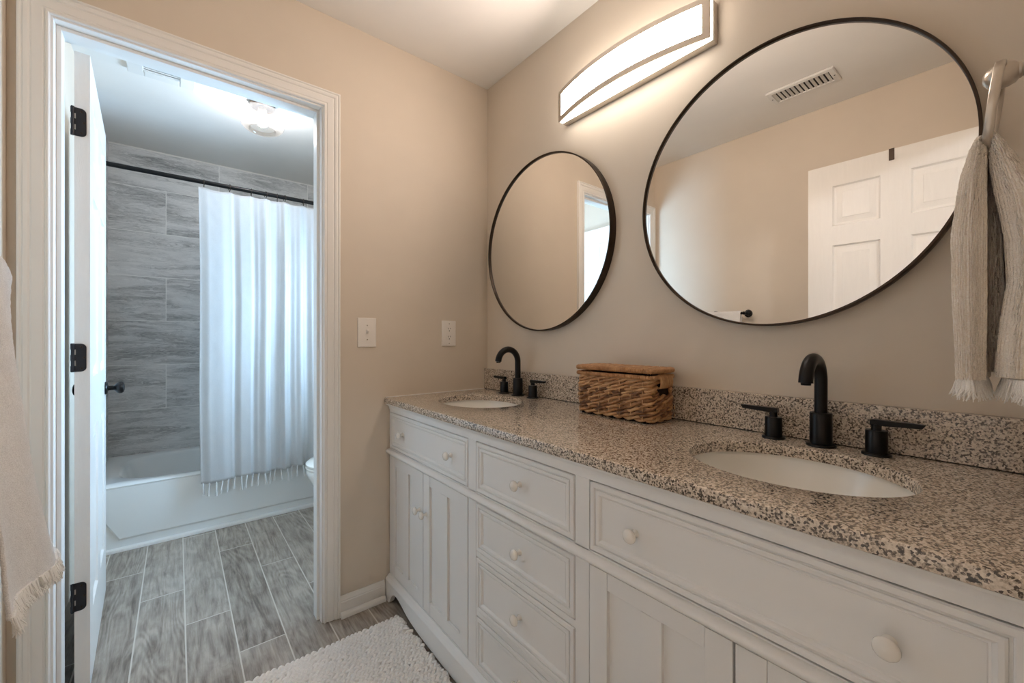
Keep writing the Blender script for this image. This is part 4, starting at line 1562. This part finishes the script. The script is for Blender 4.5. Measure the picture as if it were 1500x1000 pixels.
MB().box(-0.275, tcy - 0.215, 0.34, -0.093, tcy + 0.215, 0.735).build('tank', M_porc, to, 0.018, smooth=30, seg=4)
MB().box(-0.285, tcy - 0.222, 0.737, -0.088, tcy + 0.222, 0.770).build('tank_lid', M_porc, to, 0.008, smooth=30, seg=3)

# ------------------------------------------------------------------ tub-room ceiling lamp
LXc, LYc = -0.893, 0.885
cl = thing('ceiling_lamp', 'lit flush ceiling lamp with clear drum glass in the tub room', 'ceiling light', (LXc, LYc, ZC))
MB().lathe([(0.0, 0.0005), (0.062, 0.0005), (0.062, 0.026), (0.060, 0.028), (0.0, 0.028)], (LXc, LYc, ZC), '-z', 36).build('canopy', M_bronze, cl)
MB().lathe([(0.0, 0.026), (0.021, 0.026), (0.021, 0.062), (0.017, 0.066), (0.0, 0.066)], (LXc, LYc, ZC), '-z', 24).build('socket', M_nickel, cl)
gs = MB()
gs.lathe([(0.040, 0.030), (0.062, 0.034), (0.090, 0.044), (0.104, 0.060), (0.108, 0.080), (0.108, 0.108), (0.104, 0.126), (0.092, 0.142), (0.074, 0.152), (0.066, 0.150), (0.062, 0.143), (0.058, 0.134)], (LXc, LYc, ZC), '-z', 48, False, False)
gs.build('glass_shade', M_glass, cl, smooth=60)
MB().lathe([(0.013, 0.064), (0.014, 0.072), (0.022, 0.084), (0.0275, 0.098), (0.0275, 0.108), (0.022, 0.120), (0.012, 0.127), (0.0, 0.129)], (LXc, LYc, ZC), '-z', 24).build('bulb', M_bulb, cl, smooth=60)

# ------------------------------------------------------------------ exhaust fan cover (tub room ceiling)
ex = thing('exhaust_fan', 'white exhaust fan grille on the tub room ceiling', 'vent', (-1.318, 0.815, ZC))
e_ = MB()
for (x0, x1, y0, y1) in ((-1.445, -1.385, 0.69, 0.94), (-1.25, -1.19, 0.69, 0.94), (-1.385, -1.25, 0.69, 0.745), (-1.385, -1.25, 0.885, 0.94)):
    e_.box(x0, y0, ZC - 0.022, x1, y1, ZC - 0.0005)
e_.build('cover', M_vent, ex, 0.004, smooth=0)
s_ = MB()
for k in range(7):
    y = 0.752 + k * 0.0205
    s_.box(-1.385, y, ZC - 0.018, -1.25, y + 0.009, ZC - 0.010)
s_.build('slats', M_vent, ex, smooth=0)
MB().box(-1.386, 0.744, ZC - 0.004, -1.249, 0.886, ZC - 0.0006).build('grille_void', M_dark, ex, smooth=0)

# ------------------------------------------------------------------ ceiling air register (seen in the large mirror)
ve = thing('air_register', 'white louvred air register on the ceiling, seen in the large mirror', 'vent', (-1.297, -1.047, ZC))
VX0, VX1, VY0, VY1 = -1.372, -1.222, -1.195, -0.900
f_ = MB()
loops = []
for a, d in ((0, 0.0005), (0, 0.004), (0.004, 0.008), (0.022, 0.010), (0.024, 0.009), (0.024, 0.0005)):
    loops.append([(VX0 + a, VY0 + a, ZC - d), (VX1 - a, VY0 + a, ZC - d), (VX1 - a, VY1 - a, ZC - d), (VX0 + a, VY1 - a, ZC - d)])
f_.loft(loops, True, False, False)
f_.build('frame', M_vent, ve, smooth=20)
MB().box(VX0 + 0.022, VY0 + 0.022, ZC - 0.0030, VX1 - 0.022, VY1 - 0.022, ZC - 0.0008).build('duct_void', M_dark, ve, smooth=0)
nl = 12
for k in range(nl):
    y = VY0 + 0.034 + (VY1 - VY0 - 0.068) * k / (nl - 1)
    lv = MB()
    lv.loft([[(VX0 + 0.024, y - 0.004, ZC - 0.003), (VX0 + 0.024, y - 0.0025, ZC - 0.003), (VX0 + 0.024, y + 0.006, ZC - 0.0105), (VX0 + 0.024, y + 0.0045, ZC - 0.0105)],
             [(VX1 - 0.024, y - 0.004, ZC - 0.003), (VX1 - 0.024, y - 0.0025, ZC - 0.003), (VX1 - 0.024, y + 0.006, ZC - 0.0105), (VX1 - 0.024, y + 0.0045, ZC - 0.0105)]])
    lv.build('louvre', M_vent, ve, smooth=0)
for y in (VY0 + 0.012, VY1 - 0.012):
    MB().lathe([(0.0035, 0), (0.003, 0.0015), (0, 0.0018)], ((VX0 + VX1) / 2, y, ZC - 0.0092), '-z', 12).build('screw', M_hinge, ve)

# ------------------------------------------------------------------ fill lamp added out of view in the bedroom behind the camera
bl = thing('bedroom_fill_lamp', 'unseen lamp added as fill light in the bedroom behind the camera', 'ceiling light', (0.55, -3.30, ZC))
MB().lathe([(0.0, 0.0005), (0.15, 0.0005), (0.15, 0.02), (0.0, 0.02)], (0.55, -3.30, ZC), '-z', 36).build('base', M_nickel, bl)
MB().lathe([(0.145, 0.02), (0.20, 0.03), (0.21, 0.05), (0.18, 0.09), (0.10, 0.115), (0.0, 0.12)], (0.55, -3.30, ZC), '-z', 36).build('shade', M_bedfill, bl, smooth=60)
